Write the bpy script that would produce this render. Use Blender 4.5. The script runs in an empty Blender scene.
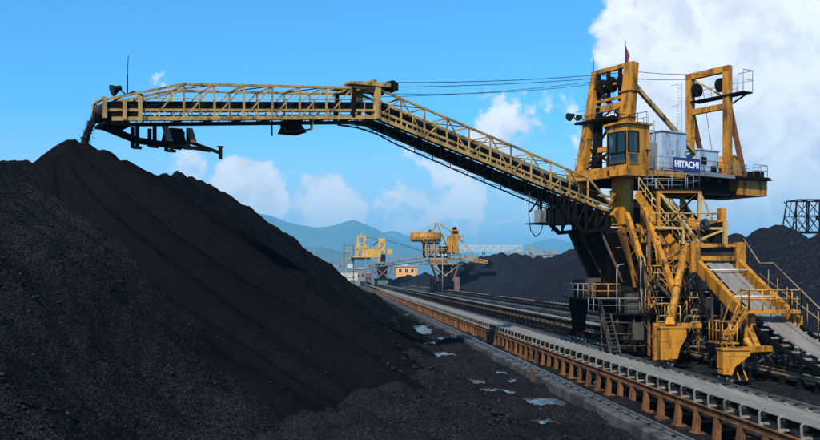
import bpy, math, random
import numpy as np
from mathutils import Vector, Matrix
random.seed(7)
rng = np.random.default_rng(11)
scene = bpy.context.scene
col = scene.collection

# ------------------------------------------------------------------ camera
CAM_H = 6.0
F = 900.0                       # focal length in pixels of the 820-pixel photograph
cam = bpy.data.cameras.new('camera')
cam.sensor_width = 36.0
cam.lens = 36.0 * F / 820.0
cam.shift_x = 68.0 / 820.0
cam.shift_y = 57.0 / 820.0
cam.clip_start = 0.1
cam.clip_end = 60000.0
cam_ob = bpy.data.objects.new('camera', cam)
cam_ob.location = (0, 0, CAM_H)
cam_ob.rotation_euler = (math.radians(90), 0, 0)
col.objects.link(cam_ob)
scene.camera = cam_ob

# ------------------------------------------------------------------ light and sky
SUN_EL, SUN_AZ = 43.0, 206.0    # azimuth clockwise from +Y: the sun stands behind the camera, a little to the left
sun = bpy.data.lights.new('sun', 'SUN')
sun.energy = 5.0
sun.angle = math.radians(0.53)
sun.color = (1.0, 0.95, 0.87)
sun_ob = bpy.data.objects.new('sun', sun)
ce, se = math.cos(math.radians(SUN_EL)), math.sin(math.radians(SUN_EL))
to_sun = Vector((math.sin(math.radians(SUN_AZ)) * ce, math.cos(math.radians(SUN_AZ)) * ce, se))
sun_ob.rotation_euler = to_sun.to_track_quat('Z', 'Y').to_euler()
col.objects.link(sun_ob)

class NT:
    """small helper around a node tree"""
    def __init__(s, tree):
        s.t = tree; s.n = tree.nodes; s.l = tree.links
    def new(s, kind, **kw):
        n = s.n.new(kind)
        for k, v in kw.items():
            if k.startswith('i_'):
                n.inputs[k[2:].replace('_', ' ')].default_value = v
            else:
                setattr(n, k, v)
        return n
    def link(s, a, b): s.l.new(a, b)
    def setin(s, sock, v):
        if isinstance(v, bpy.types.NodeSocket): s.l.new(v, sock)
        else: sock.default_value = v
    def math(s, op, a, b=0.0, c=None, clamp=False):
        n = s.n.new('ShaderNodeMath'); n.operation = op; n.use_clamp = clamp
        s.setin(n.inputs[0], a); s.setin(n.inputs[1], b)
        if c is not None: s.setin(n.inputs[2], c)
        return n.outputs[0]
    def vmath(s, op, a, b=None, scale=None):
        n = s.n.new('ShaderNodeVectorMath'); n.operation = op
        s.setin(n.inputs[0], a)
        if b is not None: s.setin(n.inputs[1], b)
        if scale is not None: n.inputs['Scale'].default_value = scale
        return n
    def smooth(s, v, a, b, lo=0.0, hi=1.0):
        n = s.n.new('ShaderNodeMapRange'); n.interpolation_type = 'SMOOTHSTEP'
        s.setin(n.inputs['Value'], v)
        n.inputs['From Min'].default_value = a; n.inputs['From Max'].default_value = b
        n.inputs['To Min'].default_value = lo; n.inputs['To Max'].default_value = hi
        return n.outputs['Result']
    def noise(s, vec, scale, detail=4.0, rough=0.55, dist=0.0):
        n = s.n.new('ShaderNodeTexNoise')
        if vec is not None: s.l.new(vec, n.inputs['Vector'])
        n.inputs['Scale'].default_value = scale; n.inputs['Detail'].default_value = detail
        n.inputs['Roughness'].default_value = rough; n.inputs['Distortion'].default_value = dist
        return n.outputs['Fac']
    def mix(s, fac, a, b, blend='MIX'):
        n = s.n.new('ShaderNodeMix'); n.data_type = 'RGBA'; n.blend_type = blend
        s.setin(n.inputs[0], fac); s.setin(n.inputs[6], a); s.setin(n.inputs[7], b)
        return n.outputs[2]

def pixdir(px, py):
    return Vector(((px - 342) / F, 1.0, (277 - py) / F)).normalized()

world = bpy.data.worlds.new('World')
scene.world = world
world.use_nodes = True
w = NT(world.node_tree)
w.n.clear()
sky = w.new('ShaderNodeTexSky', sky_type='NISHITA', sun_disc=False)
sky.sun_elevation = math.radians(SUN_EL)
sky.sun_rotation = math.radians(SUN_AZ)
sky.air_density = 1.0; sky.dust_density = 0.35; sky.ozone_density = 2.6
tc = w.new('ShaderNodeTexCoord')
d = tc.outputs['Generated']
n_big = w.noise(d, 5.0, 5.0, 0.58, 0.25)
n_fine = w.noise(d, 19.0, 6.0, 0.66, 0.15)
bil = w.math('SUBTRACT', 1.0, w.math('MULTIPLY', w.math('ABSOLUTE', w.math('SUBTRACT', w.noise(d, 13.0, 3.0, 0.55, 0.5), 0.5)), 4.0))
nn = w.math('ADD', w.math('MULTIPLY', n_big, 0.52), w.math('ADD', w.math('MULTIPLY', n_fine, 0.34), w.math('MULTIPLY', bil, 0.12)))
def blob(px, py, r0, r1, amp):
    v = w.vmath('DISTANCE', d, tuple(pixdir(px, py))).outputs['Value']
    return w.smooth(v, r1, r0, 0.0, amp)
bias = None
clear = blob(251, 23, .02, .09, -.12)
for args in [(770, 40, .08, .25, .26), (645, 25, .03, .10, .20), (820, 150, .12, .36, .22), (690, 180, .06, .20, .16),
             (510, 146, .018, .070, .20), (560, 225, .05, .22, .12), (243, 190, .022, .062, .28), (185, 170, .014, .048, .22), (262, 205, .012, .045, .22), (330, 215, .02, .08, .12),
             (160, 78, .004, .03, .08), (440, 230, .03, .14, .13)]:
    b = blob(*args)
    bias = b if bias is None else w.math('MAXIMUM', bias, b)
sep = w.new('ShaderNodeSeparateXYZ'); w.link(d, sep.inputs[0])
dens = w.math('ADD', w.math('ADD', nn, clear), w.math('MULTIPLY', bias, 1.1))
cloud = w.smooth(dens, 0.635, 0.715)
# thin veil near the horizon
veil = w.smooth(sep.outputs['Z'], 0.19, 0.02, 0.0, 0.88)
shade = w.smooth(w.math('ADD', w.math('MULTIPLY', n_fine, 0.75), w.math('MULTIPLY', bil, 0.25)), 0.40, 0.66)
ccol = w.mix(shade, (7.5, 7.6, 8.4, 1), (10.0, 10.0, 10.1, 1))
tint = w.mix(1.0, sky.outputs['Color'], (0.43, 1.22, 1.66, 1), 'MULTIPLY')
skyc = w.mix(veil, tint, (6.3, 7.1, 8.3, 1))
full = w.mix(cloud, skyc, ccol)
bg = w.new('ShaderNodeBackground')
bg.inputs['Strength'].default_value = 0.098
w.link(full, bg.inputs['Color'])
wo = w.new('ShaderNodeOutputWorld')
w.link(bg.outputs[0], wo.inputs['Surface'])

vs = scene.view_settings
vs.view_transform = 'Standard'; vs.look = 'None'; vs.exposure = 0.30; vs.gamma = 1.0
vs.use_curve_mapping = False
scene.render.engine = 'CYCLES'
cy = scene.cycles
cy.max_bounces = 5; cy.diffuse_bounces = 2; cy.glossy_bounces = 3; cy.transmission_bounces = 4
cy.transparent_max_bounces = 8; cy.volume_bounces = 0
cy.use_denoising = True
cy.sample_clamp_indirect = 6.0

# ------------------------------------------------------------------ materials
MATS = {}
def principled(name):
    m = bpy.data.materials.new(name); m.use_nodes = True
    t = NT(m.node_tree); p = t.n['Principled BSDF']
    MATS[name] = m
    geo = t.new('ShaderNodeNewGeometry')
    return m, t, p, geo.outputs['Position']
def paint(name, base, dirt, rough=0.5, amt=(0.50, 0.68), scale=1.1, metallic=0.0, streak=True, bump=0.02):
    """painted or bare steel with coal dust and rust in streaks"""
    m, t, p, pos = principled(name)
    st = t.vmath('MULTIPLY', pos, (1.0, 1.0, 0.22 if streak else 1.0)).outputs[0]
    a = t.noise(st, scale, 8.0, 0.68)
    b = t.noise(pos, scale * 6.0, 5.0, 0.6)
    f = t.smooth(t.math('ADD', t.math('MULTIPLY', a, 0.7), t.math('MULTIPLY', b, 0.3)), amt[0], amt[1])
    var = t.noise(pos, 0.35, 3.0, 0.5)
    c0 = t.mix(var, tuple(x * 0.78 for x in base) + (1,), tuple(min(1, x * 1.18) for x in base) + (1,))
    t.link(t.mix(f, c0, tuple(dirt) + (1,)), p.inputs['Base Color'])
    p.inputs['Metallic'].default_value = metallic
    p.inputs['Specular IOR Level'].default_value = 0.0 if max(base) < 0.03 else 0.35
    t.link(t.math('ADD', t.math('MULTIPLY', f, 0.25), rough), p.inputs['Roughness'])
    bp = t.new('ShaderNodeBump'); bp.inputs['Strength'].default_value = 0.35; bp.inputs['Distance'].default_value = bump
    t.link(b, bp.inputs['Height']); t.link(bp.outputs[0], p.inputs['Normal'])
    return m
paint('yellow', (0.46, 0.185, 0.009), (0.022, 0.012, 0.006), 0.52, (0.44, 0.65), 1.5)
paint('faded_yellow', (0.45, 0.275, 0.085), (0.05, 0.032, 0.016), 0.58, (0.44, 0.64))
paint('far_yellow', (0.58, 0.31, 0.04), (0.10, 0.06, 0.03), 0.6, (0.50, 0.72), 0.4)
paint('rust_orange', (0.21, 0.080, 0.022), (0.030, 0.015, 0.009), 0.65, (0.42, 0.62), 1.6)
paint('black_steel', (0.009, 0.008, 0.0072), (0.040, 0.023, 0.012), 0.72, (0.54, 0.72))
paint('grey_steel', (0.20, 0.20, 0.20), (0.05, 0.04, 0.03), 0.5, (0.48, 0.68), 1.4)
paint('pale_steel', (0.52, 0.48, 0.42), (0.09, 0.07, 0.05), 0.45, (0.52, 0.70), 2.0)
paint('tan_steel', (0.25, 0.17, 0.095), (0.04, 0.028, 0.018), 0.65, (0.46, 0.66), 1.2)
paint('grime_steel', (0.060, 0.050, 0.040), (0.014, 0.012, 0.010), 0.7, (0.44, 0.64), 1.6)
paint('idler_steel', (0.22, 0.20, 0.17), (0.05, 0.04, 0.03), 0.55, (0.46, 0.66), 2.0)
paint('cabinet_blue', (0.33, 0.42, 0.52), (0.09, 0.09, 0.09), 0.45, (0.48, 0.68), 1.3)
paint('white_paint', (0.72, 0.72, 0.70), (0.25, 0.22, 0.18), 0.5, (0.58, 0.8))
paint('sign_blue', (0.014, 0.028, 0.14), (0.03, 0.035, 0.06), 0.45, (0.5, 0.75))
paint('letter_white', (0.80, 0.80, 0.80), (0.6, 0.6, 0.6), 0.4, (0.62, 0.9))
paint('flag_red', (0.10, 0.012, 0.035), (0.05, 0.008, 0.02), 0.7, (0.6, 0.8))
paint('concrete', (0.085, 0.080, 0.073), (0.016, 0.015, 0.015), 0.8, (0.40, 0.60), 0.8, 0.0, True, 0.03)
paint('rail_steel', (0.42, 0.40, 0.38), (0.12, 0.07, 0.04), 0.30, (0.55, 0.75), 2.0, 0.85, False)
paint('sleeper', (0.09, 0.085, 0.08), (0.03, 0.03, 0.03), 0.85, (0.4, 0.6))
paint('brown_block', (0.16, 0.075, 0.06), (0.04, 0.025, 0.02), 0.7, (0.5, 0.7))
paint('plaster', (0.70, 0.33, 0.09), (0.34, 0.22, 0.12), 0.85, (0.52, 0.8), 0.3)
paint('roof_grey', (0.33, 0.33, 0.33), (0.18, 0.17, 0.16), 0.8, (0.5, 0.7), 0.3)
paint('cable', (0.03, 0.03, 0.035), (0.08, 0.07, 0.06), 0.5, (0.5, 0.7))

def m_glass():
    m, t, p, pos = principled('glass')
    p.inputs['Base Color'].default_value = (0.02, 0.026, 0.028, 1)
    p.inputs['Roughness'].default_value = 0.06
    p.inputs['Specular IOR Level'].default_value = 0.7
m_glass()
def m_cab_glass():
    m = bpy.data.materials.new('cab_glass'); m.use_nodes = True; MATS['cab_glass'] = m
    t = NT(m.node_tree); t.n.clear()
    tr = t.new('ShaderNodeBsdfTransparent'); tr.inputs['Color'].default_value = (0.30, 0.34, 0.33, 1)
    gl = t.new('ShaderNodeBsdfGlossy'); gl.inputs['Roughness'].default_value = 0.04
    mx = t.new('ShaderNodeMixShader'); mx.inputs[0].default_value = 0.10; t.link(tr.outputs[0], mx.inputs[1]); t.link(gl.outputs[0], mx.inputs[2])
    o = t.new('ShaderNodeOutputMaterial'); t.link(mx.outputs[0], o.inputs['Surface'])
m_cab_glass()
def m_belt():
    m, t, p, pos = principled('belt')
    st = t.vmath('MULTIPLY', pos, (3.0, 0.12, 1.0)).outputs[0]
    a = t.noise(st, 1.3, 6.0, 0.6)
    b = t.noise(pos, 2.2, 6.0, 0.65)
    c = t.mix(t.smooth(a, 0.30, 0.72), (0.13, 0.112, 0.092, 1), (0.22, 0.190, 0.155, 1))
    c = t.mix(t.smooth(b, 0.52, 0.80, 0.0, 0.7), c, (0.06, 0.052, 0.045, 1))
    t.link(c, p.inputs['Base Color'])
    t.link(t.smooth(b, 0.3, 0.7, 0.60, 0.85), p.inputs['Roughness'])
    p.inputs['Specular IOR Level'].default_value = 0.25
m_belt()
def m_rubber():
    m, t, p, pos = principled('rubber')
    a = t.noise(pos, 1.5, 5.0, 0.6)
    t.link(t.mix(t.smooth(a, 0.4, 0.7), (0.012, 0.012, 0.012, 1), (0.035, 0.033, 0.03, 1)), p.inputs['Base Color'])
    p.inputs['Roughness'].default_value = 0.7
    p.inputs['Specular IOR Level'].default_value = 0.1
m_rubber()
def m_coal(name, lo, hi, grain, rough, bump, spark=0.0, big=0.12, spec=0.0):
    m, t, p, pos = principled(name)
    n1 = t.noise(pos, big, 5.0, 0.6)
    n2 = t.noise(pos, grain, 8.0, 0.75)
    v = t.new('ShaderNodeTexVoronoi'); v.inputs['Scale'].default_value = grain * 1.9
    t.link(pos, v.inputs['Vector'])
    v2 = t.new('ShaderNodeTexVoronoi'); v2.inputs['Scale'].default_value = grain * 5.0
    t.link(pos, v2.inputs['Vector'])
    h = t.math('ADD', t.math('MULTIPLY', n2, 1.1), t.math('MULTIPLY', v.outputs['Distance'], 0.55))
    h = t.math('ADD', h, t.math('MULTIPLY', v2.outputs['Distance'], 0.22))
    f = t.math('ADD', t.math('MULTIPLY', n1, 0.45), t.math('MULTIPLY', n2, 0.55))
    sc = t.new('ShaderNodeSeparateColor'); t.link(v2.outputs['Color'], sc.inputs[0])
    sc1 = t.new('ShaderNodeSeparateColor'); t.link(v.outputs['Color'], sc1.inputs[0])
    cell = t.math('ADD', t.math('POWER', sc1.outputs[0], 2.5), t.math('MULTIPLY', t.math('POWER', sc.outputs[1], 6.0), 1.2))  # random lump tones, with glints painted into the colour as the palest cells
    c = t.mix(t.math('MULTIPLY', t.smooth(f, 0.34, 0.68, 0.25, 1.0), cell, clamp=True), lo + (1,), hi + (1,))
    t.link(c, p.inputs['Base Color'])
    t.link(t.smooth(sc.outputs[0], 0.80, 0.97, rough, max(0.2, rough - spark)), p.inputs['Roughness'])
    p.inputs['Specular IOR Level'].default_value = spec
    bp = t.new('ShaderNodeBump'); bp.inputs['Strength'].default_value = 0.9; bp.inputs['Distance'].default_value = bump
    t.link(h, bp.inputs['Height']); t.link(bp.outputs[0], p.inputs['Normal'])
m_coal('coal_fresh', (0.0028, 0.0028, 0.0030), (0.0125, 0.0126, 0.0134), 11.0, 0.80, 0.028, 0.35, 0.12, 0.0)
m_coal('coal_crust', (0.0024, 0.0024, 0.0026), (0.031, 0.031, 0.033), 10.0, 0.74, 0.04, 0.42)
m_coal('coal_far', (0.006, 0.0066, 0.0092), (0.030, 0.033, 0.044), 3.2, 0.8, 0.05, 0.2, 0.05)  # bluish cast of sky reflection and haze is mixed into this base colour
m_coal('coal_spill', (0.0035, 0.0035, 0.0038), (0.038, 0.038, 0.040), 11.0, 0.60, 0.03, 0.3, 0.22)
m_coal('coal_lump', (0.004, 0.004, 0.0043), (0.040, 0.040, 0.042), 6.0, 0.5, 0.03, 0.2, 2.0)

def m_ground():
    m, t, p, pos = principled('yard_ground')
    n1 = t.noise(pos, 0.11, 6.0, 0.62)
    n2 = t.noise(pos, 1.6, 8.0, 0.7)
    wet = t.smooth(t.noise(t.vmath('MULTIPLY', pos, (1.0, 0.45, 1.0)).outputs[0], 0.55, 5.0, 0.6, 0.4), 0.53, 0.60)
    c = t.mix(t.smooth(n2, 0.35, 0.68), (0.005, 0.005, 0.006, 1), (0.028, 0.027, 0.027, 1))
    sp = t.new('ShaderNodeSeparateXYZ'); t.link(pos, sp.inputs[0])
    far = t.smooth(sp.outputs['Y'], 560.0, 900.0)
    land = t.mix(t.noise(pos, 0.01, 6.0, 0.6), (0.05, 0.08, 0.035, 1), (0.13, 0.13, 0.09, 1))
    c = t.mix(wet, c, (0.012, 0.012, 0.014, 1))
    c = t.mix(far, c, land)
    t.link(c, p.inputs['Base Color'])
    r = t.math('SUBTRACT', 0.85, t.math('MULTIPLY', wet, 0.72))
    t.link(t.math('MAXIMUM', r, t.math('MULTIPLY', far, 0.9)), p.inputs['Roughness'])
    bp = t.new('ShaderNodeBump'); bp.inputs['Distance'].default_value = 0.098
    t.link(t.math('SUBTRACT', 0.9, wet), bp.inputs['Strength'])
    t.link(n2, bp.inputs['Height']); t.link(bp.outputs[0], p.inputs['Normal'])
    t.link(t.math('MULTIPLY', wet, 0.5), p.inputs['Specular IOR Level'])
m_ground()
def m_water():
    m, t, p, pos = principled('puddle_water')
    p.inputs['Base Color'].default_value = (0.06, 0.057, 0.052, 1)
    t.link(t.smooth(t.noise(pos, 1.2, 4.0), 0.4, 0.65, 0.08, 0.42), p.inputs['Roughness'])
    p.inputs['Specular IOR Level'].default_value = 0.6
    bp = t.new('ShaderNodeBump'); bp.inputs['Strength'].default_value = 0.15; bp.inputs['Distance'].default_value = 0.02
    t.link(t.noise(pos, 2.0, 3.0), bp.inputs['Height']); t.link(bp.outputs[0], p.inputs['Normal'])
m_water()
def m_hill(name, a, b):
    m, t, p, pos = principled(name)
    n = t.noise(pos, 0.006, 8.0, 0.65)
    n2 = t.noise(pos, 0.035, 6.0, 0.7)
    f = t.math('ADD', t.math('MULTIPLY', n, 0.5), t.math('MULTIPLY', n2, 0.5))
    t.link(t.mix(t.smooth(f, 0.38, 0.62), a + (1,), b + (1,)), p.inputs['Base Color'])
    p.inputs['Roughness'].default_value = 0.95
    p.inputs['Specular IOR Level'].default_value = 0.1
    bp = t.new('ShaderNodeBump'); bp.inputs['Strength'].default_value = 1.0; bp.inputs['Distance'].default_value = 18.0
    t.link(f, bp.inputs['Height']); t.link(bp.outputs[0], p.inputs['Normal'])
m_hill('hill_forest', (0.050, 0.085, 0.075), (0.11, 0.15, 0.125))

# ------------------------------------------------------------------ mesh helpers
ORIGIN = {}
class MB:
    """collects solid pieces and links them as ONE mesh object"""
    def __init__(s, T=None):
        s.v = []; s.f = []; s.sm = []; s.T = T
    def P(s, p):
        return Vector(s.T(*p)) if s.T else Vector(p)
    def _add(s, vs_, fs, smooth=False):
        o = len(s.v); s.v += [tuple(v) for v in vs_]
        for i, f in enumerate(fs):
            s.f.append(tuple(o + k for k in f)); s.sm.append(smooth if isinstance(smooth, bool) else smooth[i])
    HEX = [(0, 3, 2, 1), (4, 5, 6, 7), (0, 1, 5, 4), (1, 2, 6, 5), (2, 3, 7, 6), (3, 0, 4, 7)]
    def box(s, a, b):
        (x0, y0, z0), (x1, y1, z1) = a, b
        s._add([s.P(p) for p in [(x0, y0, z0), (x1, y0, z0), (x1, y1, z0), (x0, y1, z0), (x0, y0, z1), (x1, y0, z1), (x1, y1, z1), (x0, y1, z1)]], s.HEX)
        return s
    def hexa(s, bottom, top):
        s._add([s.P(p) for p in list(bottom) + list(top)], s.HEX); return s
    def beam(s, p, q, wd, ht=None, wd2=None, ht2=None):
        ht = ht or wd; wd2 = wd2 or wd; ht2 = ht2 or ht
        p, q = s.P(p), s.P(q); dd = (q - p)
        if dd.length < 1e-6: return s
        dd.normalize()
        up = Vector((0, 0, 1)) if abs(dd.z) < 0.93 else Vector(s.up) if hasattr(s, 'up') else Vector((-.866, -.5, 0))
        r = dd.cross(up).normalized(); u = r.cross(dd).normalized()
        vs_ = [p - r*wd/2 - u*ht/2, p + r*wd/2 - u*ht/2, p + r*wd/2 + u*ht/2, p - r*wd/2 + u*ht/2,
               q - r*wd2/2 - u*ht2/2, q + r*wd2/2 - u*ht2/2, q + r*wd2/2 + u*ht2/2, q - r*wd2/2 + u*ht2/2]
        s._add(vs_, s.HEX); return s
    def tube(s, p, q, r, n=8, r2=None, raw=False):
        if not raw: p, q = s.P(p), s.P(q)
        r2 = r if r2 is None else r2
        dd = q - p
        if dd.length < 1e-6: return s
        dd.normalize()
        up = Vector((0, 0, 1)) if abs(dd.z) < 0.93 else Vector((1, 0, 0))
        a = dd.cross(up).normalized(); b = dd.cross(a)
        vs_ = []
        for i in range(n):
            t = 2 * math.pi * i / n; e = a * math.cos(t) + b * math.sin(t)
            vs_.append(p + e * r)
        for i in range(n):
            t = 2 * math.pi * i / n; e = a * math.cos(t) + b * math.sin(t)
            vs_.append(q + e * r2)
        fs = [(i, (i + 1) % n, n + (i + 1) % n, n + i) for i in range(n)]
        s._add(vs_, fs + [tuple(range(n - 1, -1, -1)), tuple(range(n, 2 * n))], [True] * n + [False, False])
        return s
    def path(s, pts, r, n=6):
        pts = [s.P(p) for p in pts]
        for a, b in zip(pts[:-1], pts[1:]): s.tube(a, b, r, n, raw=True)
        return s
    def prism(s, poly, off):
        """closed polygon extruded by the vector off (all in local coordinates)"""
        n = len(poly)
        lo = [s.P(p) for p in poly]; hi = [s.P((p[0]+off[0], p[1]+off[1], p[2]+off[2])) for p in poly]
        fs = [(i, (i + 1) % n, n + (i + 1) % n, n + i) for i in range(n)]
        s._add(lo + hi, fs + [tuple(range(n - 1, -1, -1)), tuple(range(n, 2 * n))]); return s
    def lathe(s, c, prof, n=16):
        """profile of (radius, z) about a vertical axis at c"""
        vs_ = []; c = s.P(c)
        for r, z in prof:
            for i in range(n):
                t = 2 * math.pi * i / n
                vs_.append(c + Vector((r * math.cos(t), r * math.sin(t), z)))
        fs = []
        for k in range(len(prof) - 1):
            for i in range(n):
                j = (i + 1) % n
                fs.append((k*n + i, k*n + j, (k+1)*n + j, (k+1)*n + i))
        m = (len(prof) - 1) * n
        s._add(vs_, fs + [tuple(range(n - 1, -1, -1)), tuple(range(m, m + n))], [True] * len(fs) + [False, False]); return s
    def rail(s, pts, h=1.1, step=1.5, r=0.03, closed_ends=True):
        """guard rail: posts, mid rail and top rail along a path"""
        P_ = [s.P(p) for p in pts]; Z = Vector((0, 0, 1))
        for a, b in zip(P_[:-1], P_[1:]):
            k = max(1, round((b - a).length / step))
            for i in range(k + 1):
                c = a.lerp(b, i / k); s.tube(c, c + Z * h, r, 5, raw=True)
            s.tube(a + Z * h, b + Z * h, r * 1.15, 5, raw=True)
            s.tube(a + Z * h * .55, b + Z * h * .55, r * .85, 5, raw=True)
        return s
    def build(s, name, mat, parent=None, origin=None):
        o0 = ORIGIN[parent.name] if parent is not None else Vector(origin or (0, 0, 0))
        me = bpy.data.meshes.new(name)
        me.from_pydata([(x - o0.x, y - o0.y, z - o0.z) for x, y, z in s.v], [], s.f)
        me.polygons.foreach_set('use_smooth', s.sm)
        me.materials.append(MATS[mat]); me.update()
        ob = bpy.data.objects.new(name, me); col.objects.link(ob)
        if parent is not None: ob.parent = parent
        else: ob.location = o0
        ORIGIN[ob.name] = o0
        return ob
def tag(o, label=None, cat=None, group=None, kind=None):
    if label: o['label'] = label
    if cat: o['category'] = cat
    if group: o['group'] = group
    if kind: o['kind'] = kind
    return o
def thing(name, loc, label, cat, group=None):
    o = bpy.data.objects.new(name, None); col.objects.link(o); o.location = loc
    o.empty_display_size = 0.5
    ORIGIN[o.name] = Vector(loc)
    return tag(o, label, cat, group)
def inst(me, name, parent, at):
    """one more copy of a shared piece; at is its world position"""
    o = bpy.data.objects.new(name, me); col.objects.link(o)
    o.parent = parent; o.location = Vector(at) - ORIGIN[parent.name]
    return o
def grid_mesh(name, X, Y, Z, mat, smooth=True, origin=(0, 0, 0)):
    ny, nx = Z.shape
    v = np.stack([X, Y, Z], -1).reshape(-1, 3) - np.array(origin)
    i = np.arange(ny * nx).reshape(ny, nx)
    q = np.stack([i[:-1, :-1], i[:-1, 1:], i[1:, 1:], i[1:, :-1]], -1).reshape(-1, 4)
    me = bpy.data.meshes.new(name)
    me.vertices.add(len(v)); me.vertices.foreach_set('co', v.ravel())
    me.loops.add(q.size); me.loops.foreach_set('vertex_index', q.ravel())
    me.polygons.add(len(q)); me.polygons.foreach_set('loop_start', np.arange(0, q.size, 4))
    me.update(calc_edges=True)
    me.polygons.foreach_set('use_smooth', np.full(len(q), smooth))
    me.materials.append(MATS[mat])
    ob = bpy.data.objects.new(name, me); ob.location = origin; col.objects.link(ob)
    return ob

# ------------------------------------------------------------------ numpy noise
_perm = rng.permutation(512)
_perm = np.concatenate([_perm, _perm, _perm])
_ga = rng.uniform(0, 2 * np.pi, 1600); _gx, _gy = np.cos(_ga), np.sin(_ga)
def perlin(x, y):
    xi = np.floor(x).astype(np.int64); yi = np.floor(y).astype(np.int64)
    xf, yf = x - xi, y - yi
    u = xf*xf*xf*(xf*(xf*6-15)+10); v_ = yf*yf*yf*(yf*(yf*6-15)+10)
    def g(ix, iy, dx, dy):
        h = _perm[(_perm[ix & 511] + iy) & 511]
        return _gx[h]*dx + _gy[h]*dy
    a = g(xi, yi, xf, yf); b = g(xi+1, yi, xf-1, yf); c = g(xi, yi+1, xf, yf-1); d_ = g(xi+1, yi+1, xf-1, yf-1)
    return (a + u*(b-a)) + v_*((c + u*(d_-c)) - (a + u*(b-a)))
def fbm(x, y, octv=5, gain=0.5):
    s_ = 0.0; a = 1.0
    for k in range(octv):
        s_ = s_ + a * perlin(x + 17.3*k, y - 9.1*k); x = x * 2.03; y = y * 2.03; a *= gain
    return s_

# ================================================================== the setting
def fsheet(name, x0, x1, y0, y1, z, mat):
    me = bpy.data.meshes.new(name)
    me.from_pydata([(x0, y0, z), (x1, y0, z), (x1, y1, z), (x0, y1, z)], [], [(0, 1, 2, 3)])
    me.materials.append(MATS[mat]); ob = bpy.data.objects.new(name, me); col.objects.link(ob)
    return tag(ob, kind='structure')
tag(fsheet('ground', -27000, 27000, -500, 29000, 0.0, 'yard_ground'), 'black coal-dusted yard ground')

# hills on the skyline: profile as (x, height) at a distance
def hills(name, dist, prof, depth, seed, label):
    xs = np.array([p[0] for p in prof], float); hs = np.array([p[1] for p in prof], float)
    X1 = np.linspace(xs[0], xs[-1], 260)
    H = np.interp(X1, xs, hs)
    k = np.hanning(13); k /= k.sum(); H = np.convolve(np.pad(H, 6, 'edge'), k, 'valid')
    T_ = np.linspace(0, 1, 70)
    X, T2 = np.meshgrid(X1, T_)
    Y = dist - depth * (1 - T2) * 1.0 + depth * T2 * 0.7
    prof_t = np.where(T2 < 0.6, np.sin(T2 / 0.6 * np.pi / 2) ** 1.25, np.cos((T2 - 0.6) / 0.4 * np.pi / 2))
    rid = fbm(X / 1050 + seed, Y / 1300, 6)
    Z = np.maximum(H * prof_t * (1 + 0.33 * rid * (1 - prof_t * 0.82)) , 0) + fbm(X / 200 + seed, Y / 200, 3) * 13 * (prof_t > 0.05) - 3
    ob = grid_mesh(name, X, Y, Z, 'hill_forest')
    return tag(ob, label, kind='structure')
def prof_from(pts, dist):
    return [((px - 342) * dist / F, 6 + (277 - py) * dist / F) for px, py in pts]
hills('hills', 13000, prof_from([(120, 262), (200, 232), (262, 213), (285, 222), (318, 229), (338, 225), (353, 221), (366, 226), (377, 231), (403, 243), (440, 258), (480, 277)], 13000), 3600, 3.0, 'wooded mountain ridge on the skyline')
hills('hills', 18000, prof_from([(300, 255), (340, 240), (372, 235), (392, 230), (410, 237), (425, 242), (450, 247), (500, 262), (560, 277)], 18000), 4300, 8.0, 'paler mountain ridge far behind')
hills('hills', 17000, prof_from([(430, 277), (480, 266), (505, 255), (524, 245), (545, 238), (560, 243), (600, 254), (660, 250), (760, 250), (900, 258), (1000, 277)], 17000), 4100, 13.0, 'faint mountain ridge behind the right coal heaps')
hills('hills', 6500, prof_from([(180, 268), (240, 258), (290, 252), (316, 247), (330, 249), (345, 252), (372, 261), (395, 267), (420, 277)], 6500), 1300, 21.0, 'low wooded foothill in front of the ridge')

# ------------------------------------------------------------------ coal heaps
def gul(c, t, seed):
    """shallow runs down a slope: c across the slope, t down it"""
    c = c + 0.9 * perlin(c * 0.12 + seed, t * 0.10)
    out = 0.0
    for wl, am, tf in ((11.0, 1.15, .020), (4.6, .60, .030), (2.0, .26, .045), (0.9, .10, .08)):
        r = np.abs(perlin(c / wl + seed * 1.7 + wl, t * tf + seed)) * 2.0
        out = out + (r - 0.45) * am
    return out
RIDGE_Y = [0, 54, 66, 76.5, 79.5, 88, 101, 128, 175, 277, 420, 640]
RIDGE_H = [14.3, 14.3, 14.3, 13.8, 15.3, 15.7, 16.6, 16.9, 15.8, 14.6, 13.0, 8.0]
def main_pile(X, Y):
    H = np.interp(Y, RIDGE_Y, RIDGE_H)
    u = X + 16.0 + 0.5 * np.sin(Y * 0.045); vv = np.maximum(54 - Y, 0) * 0.91
    dist = np.sqrt(u * u + vv * vv + 0.06)
    s = np.interp(Y, [54, 78, 100, 640], [0.645, 0.645, 0.72, 0.70])
    ang = np.arctan2(vv, np.maximum(u, 0.01))
    c = Y - ang * 16.0
    s = s * np.where(u < 0, 1.0 + 0.22 * np.clip(-u / 1.5, 0, 1), 1.0)
    z = H + 0.15 - s * dist
    foot = np.clip((dist * s / H), 0, 1.2)
    z = z + 0.9 * np.maximum(foot - 0.82, 0)
    amp = np.clip(dist / 6.0, 0.06, 1.0)
    z = z + gul(c, dist, 3.7) * 1.55 * amp + fbm(X * 0.9, Y * 0.9, 4) * 0.13 + fbm(X * 2.6, Y * 2.6, 3) * 0.07
    # older, rougher coal beyond the fresh cone
    z = z + np.clip((Y - 77) / 3.0, 0, 1) * (fbm(X * 0.35 + 40, Y * 0.35, 4) * 0.8)
    return z
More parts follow.
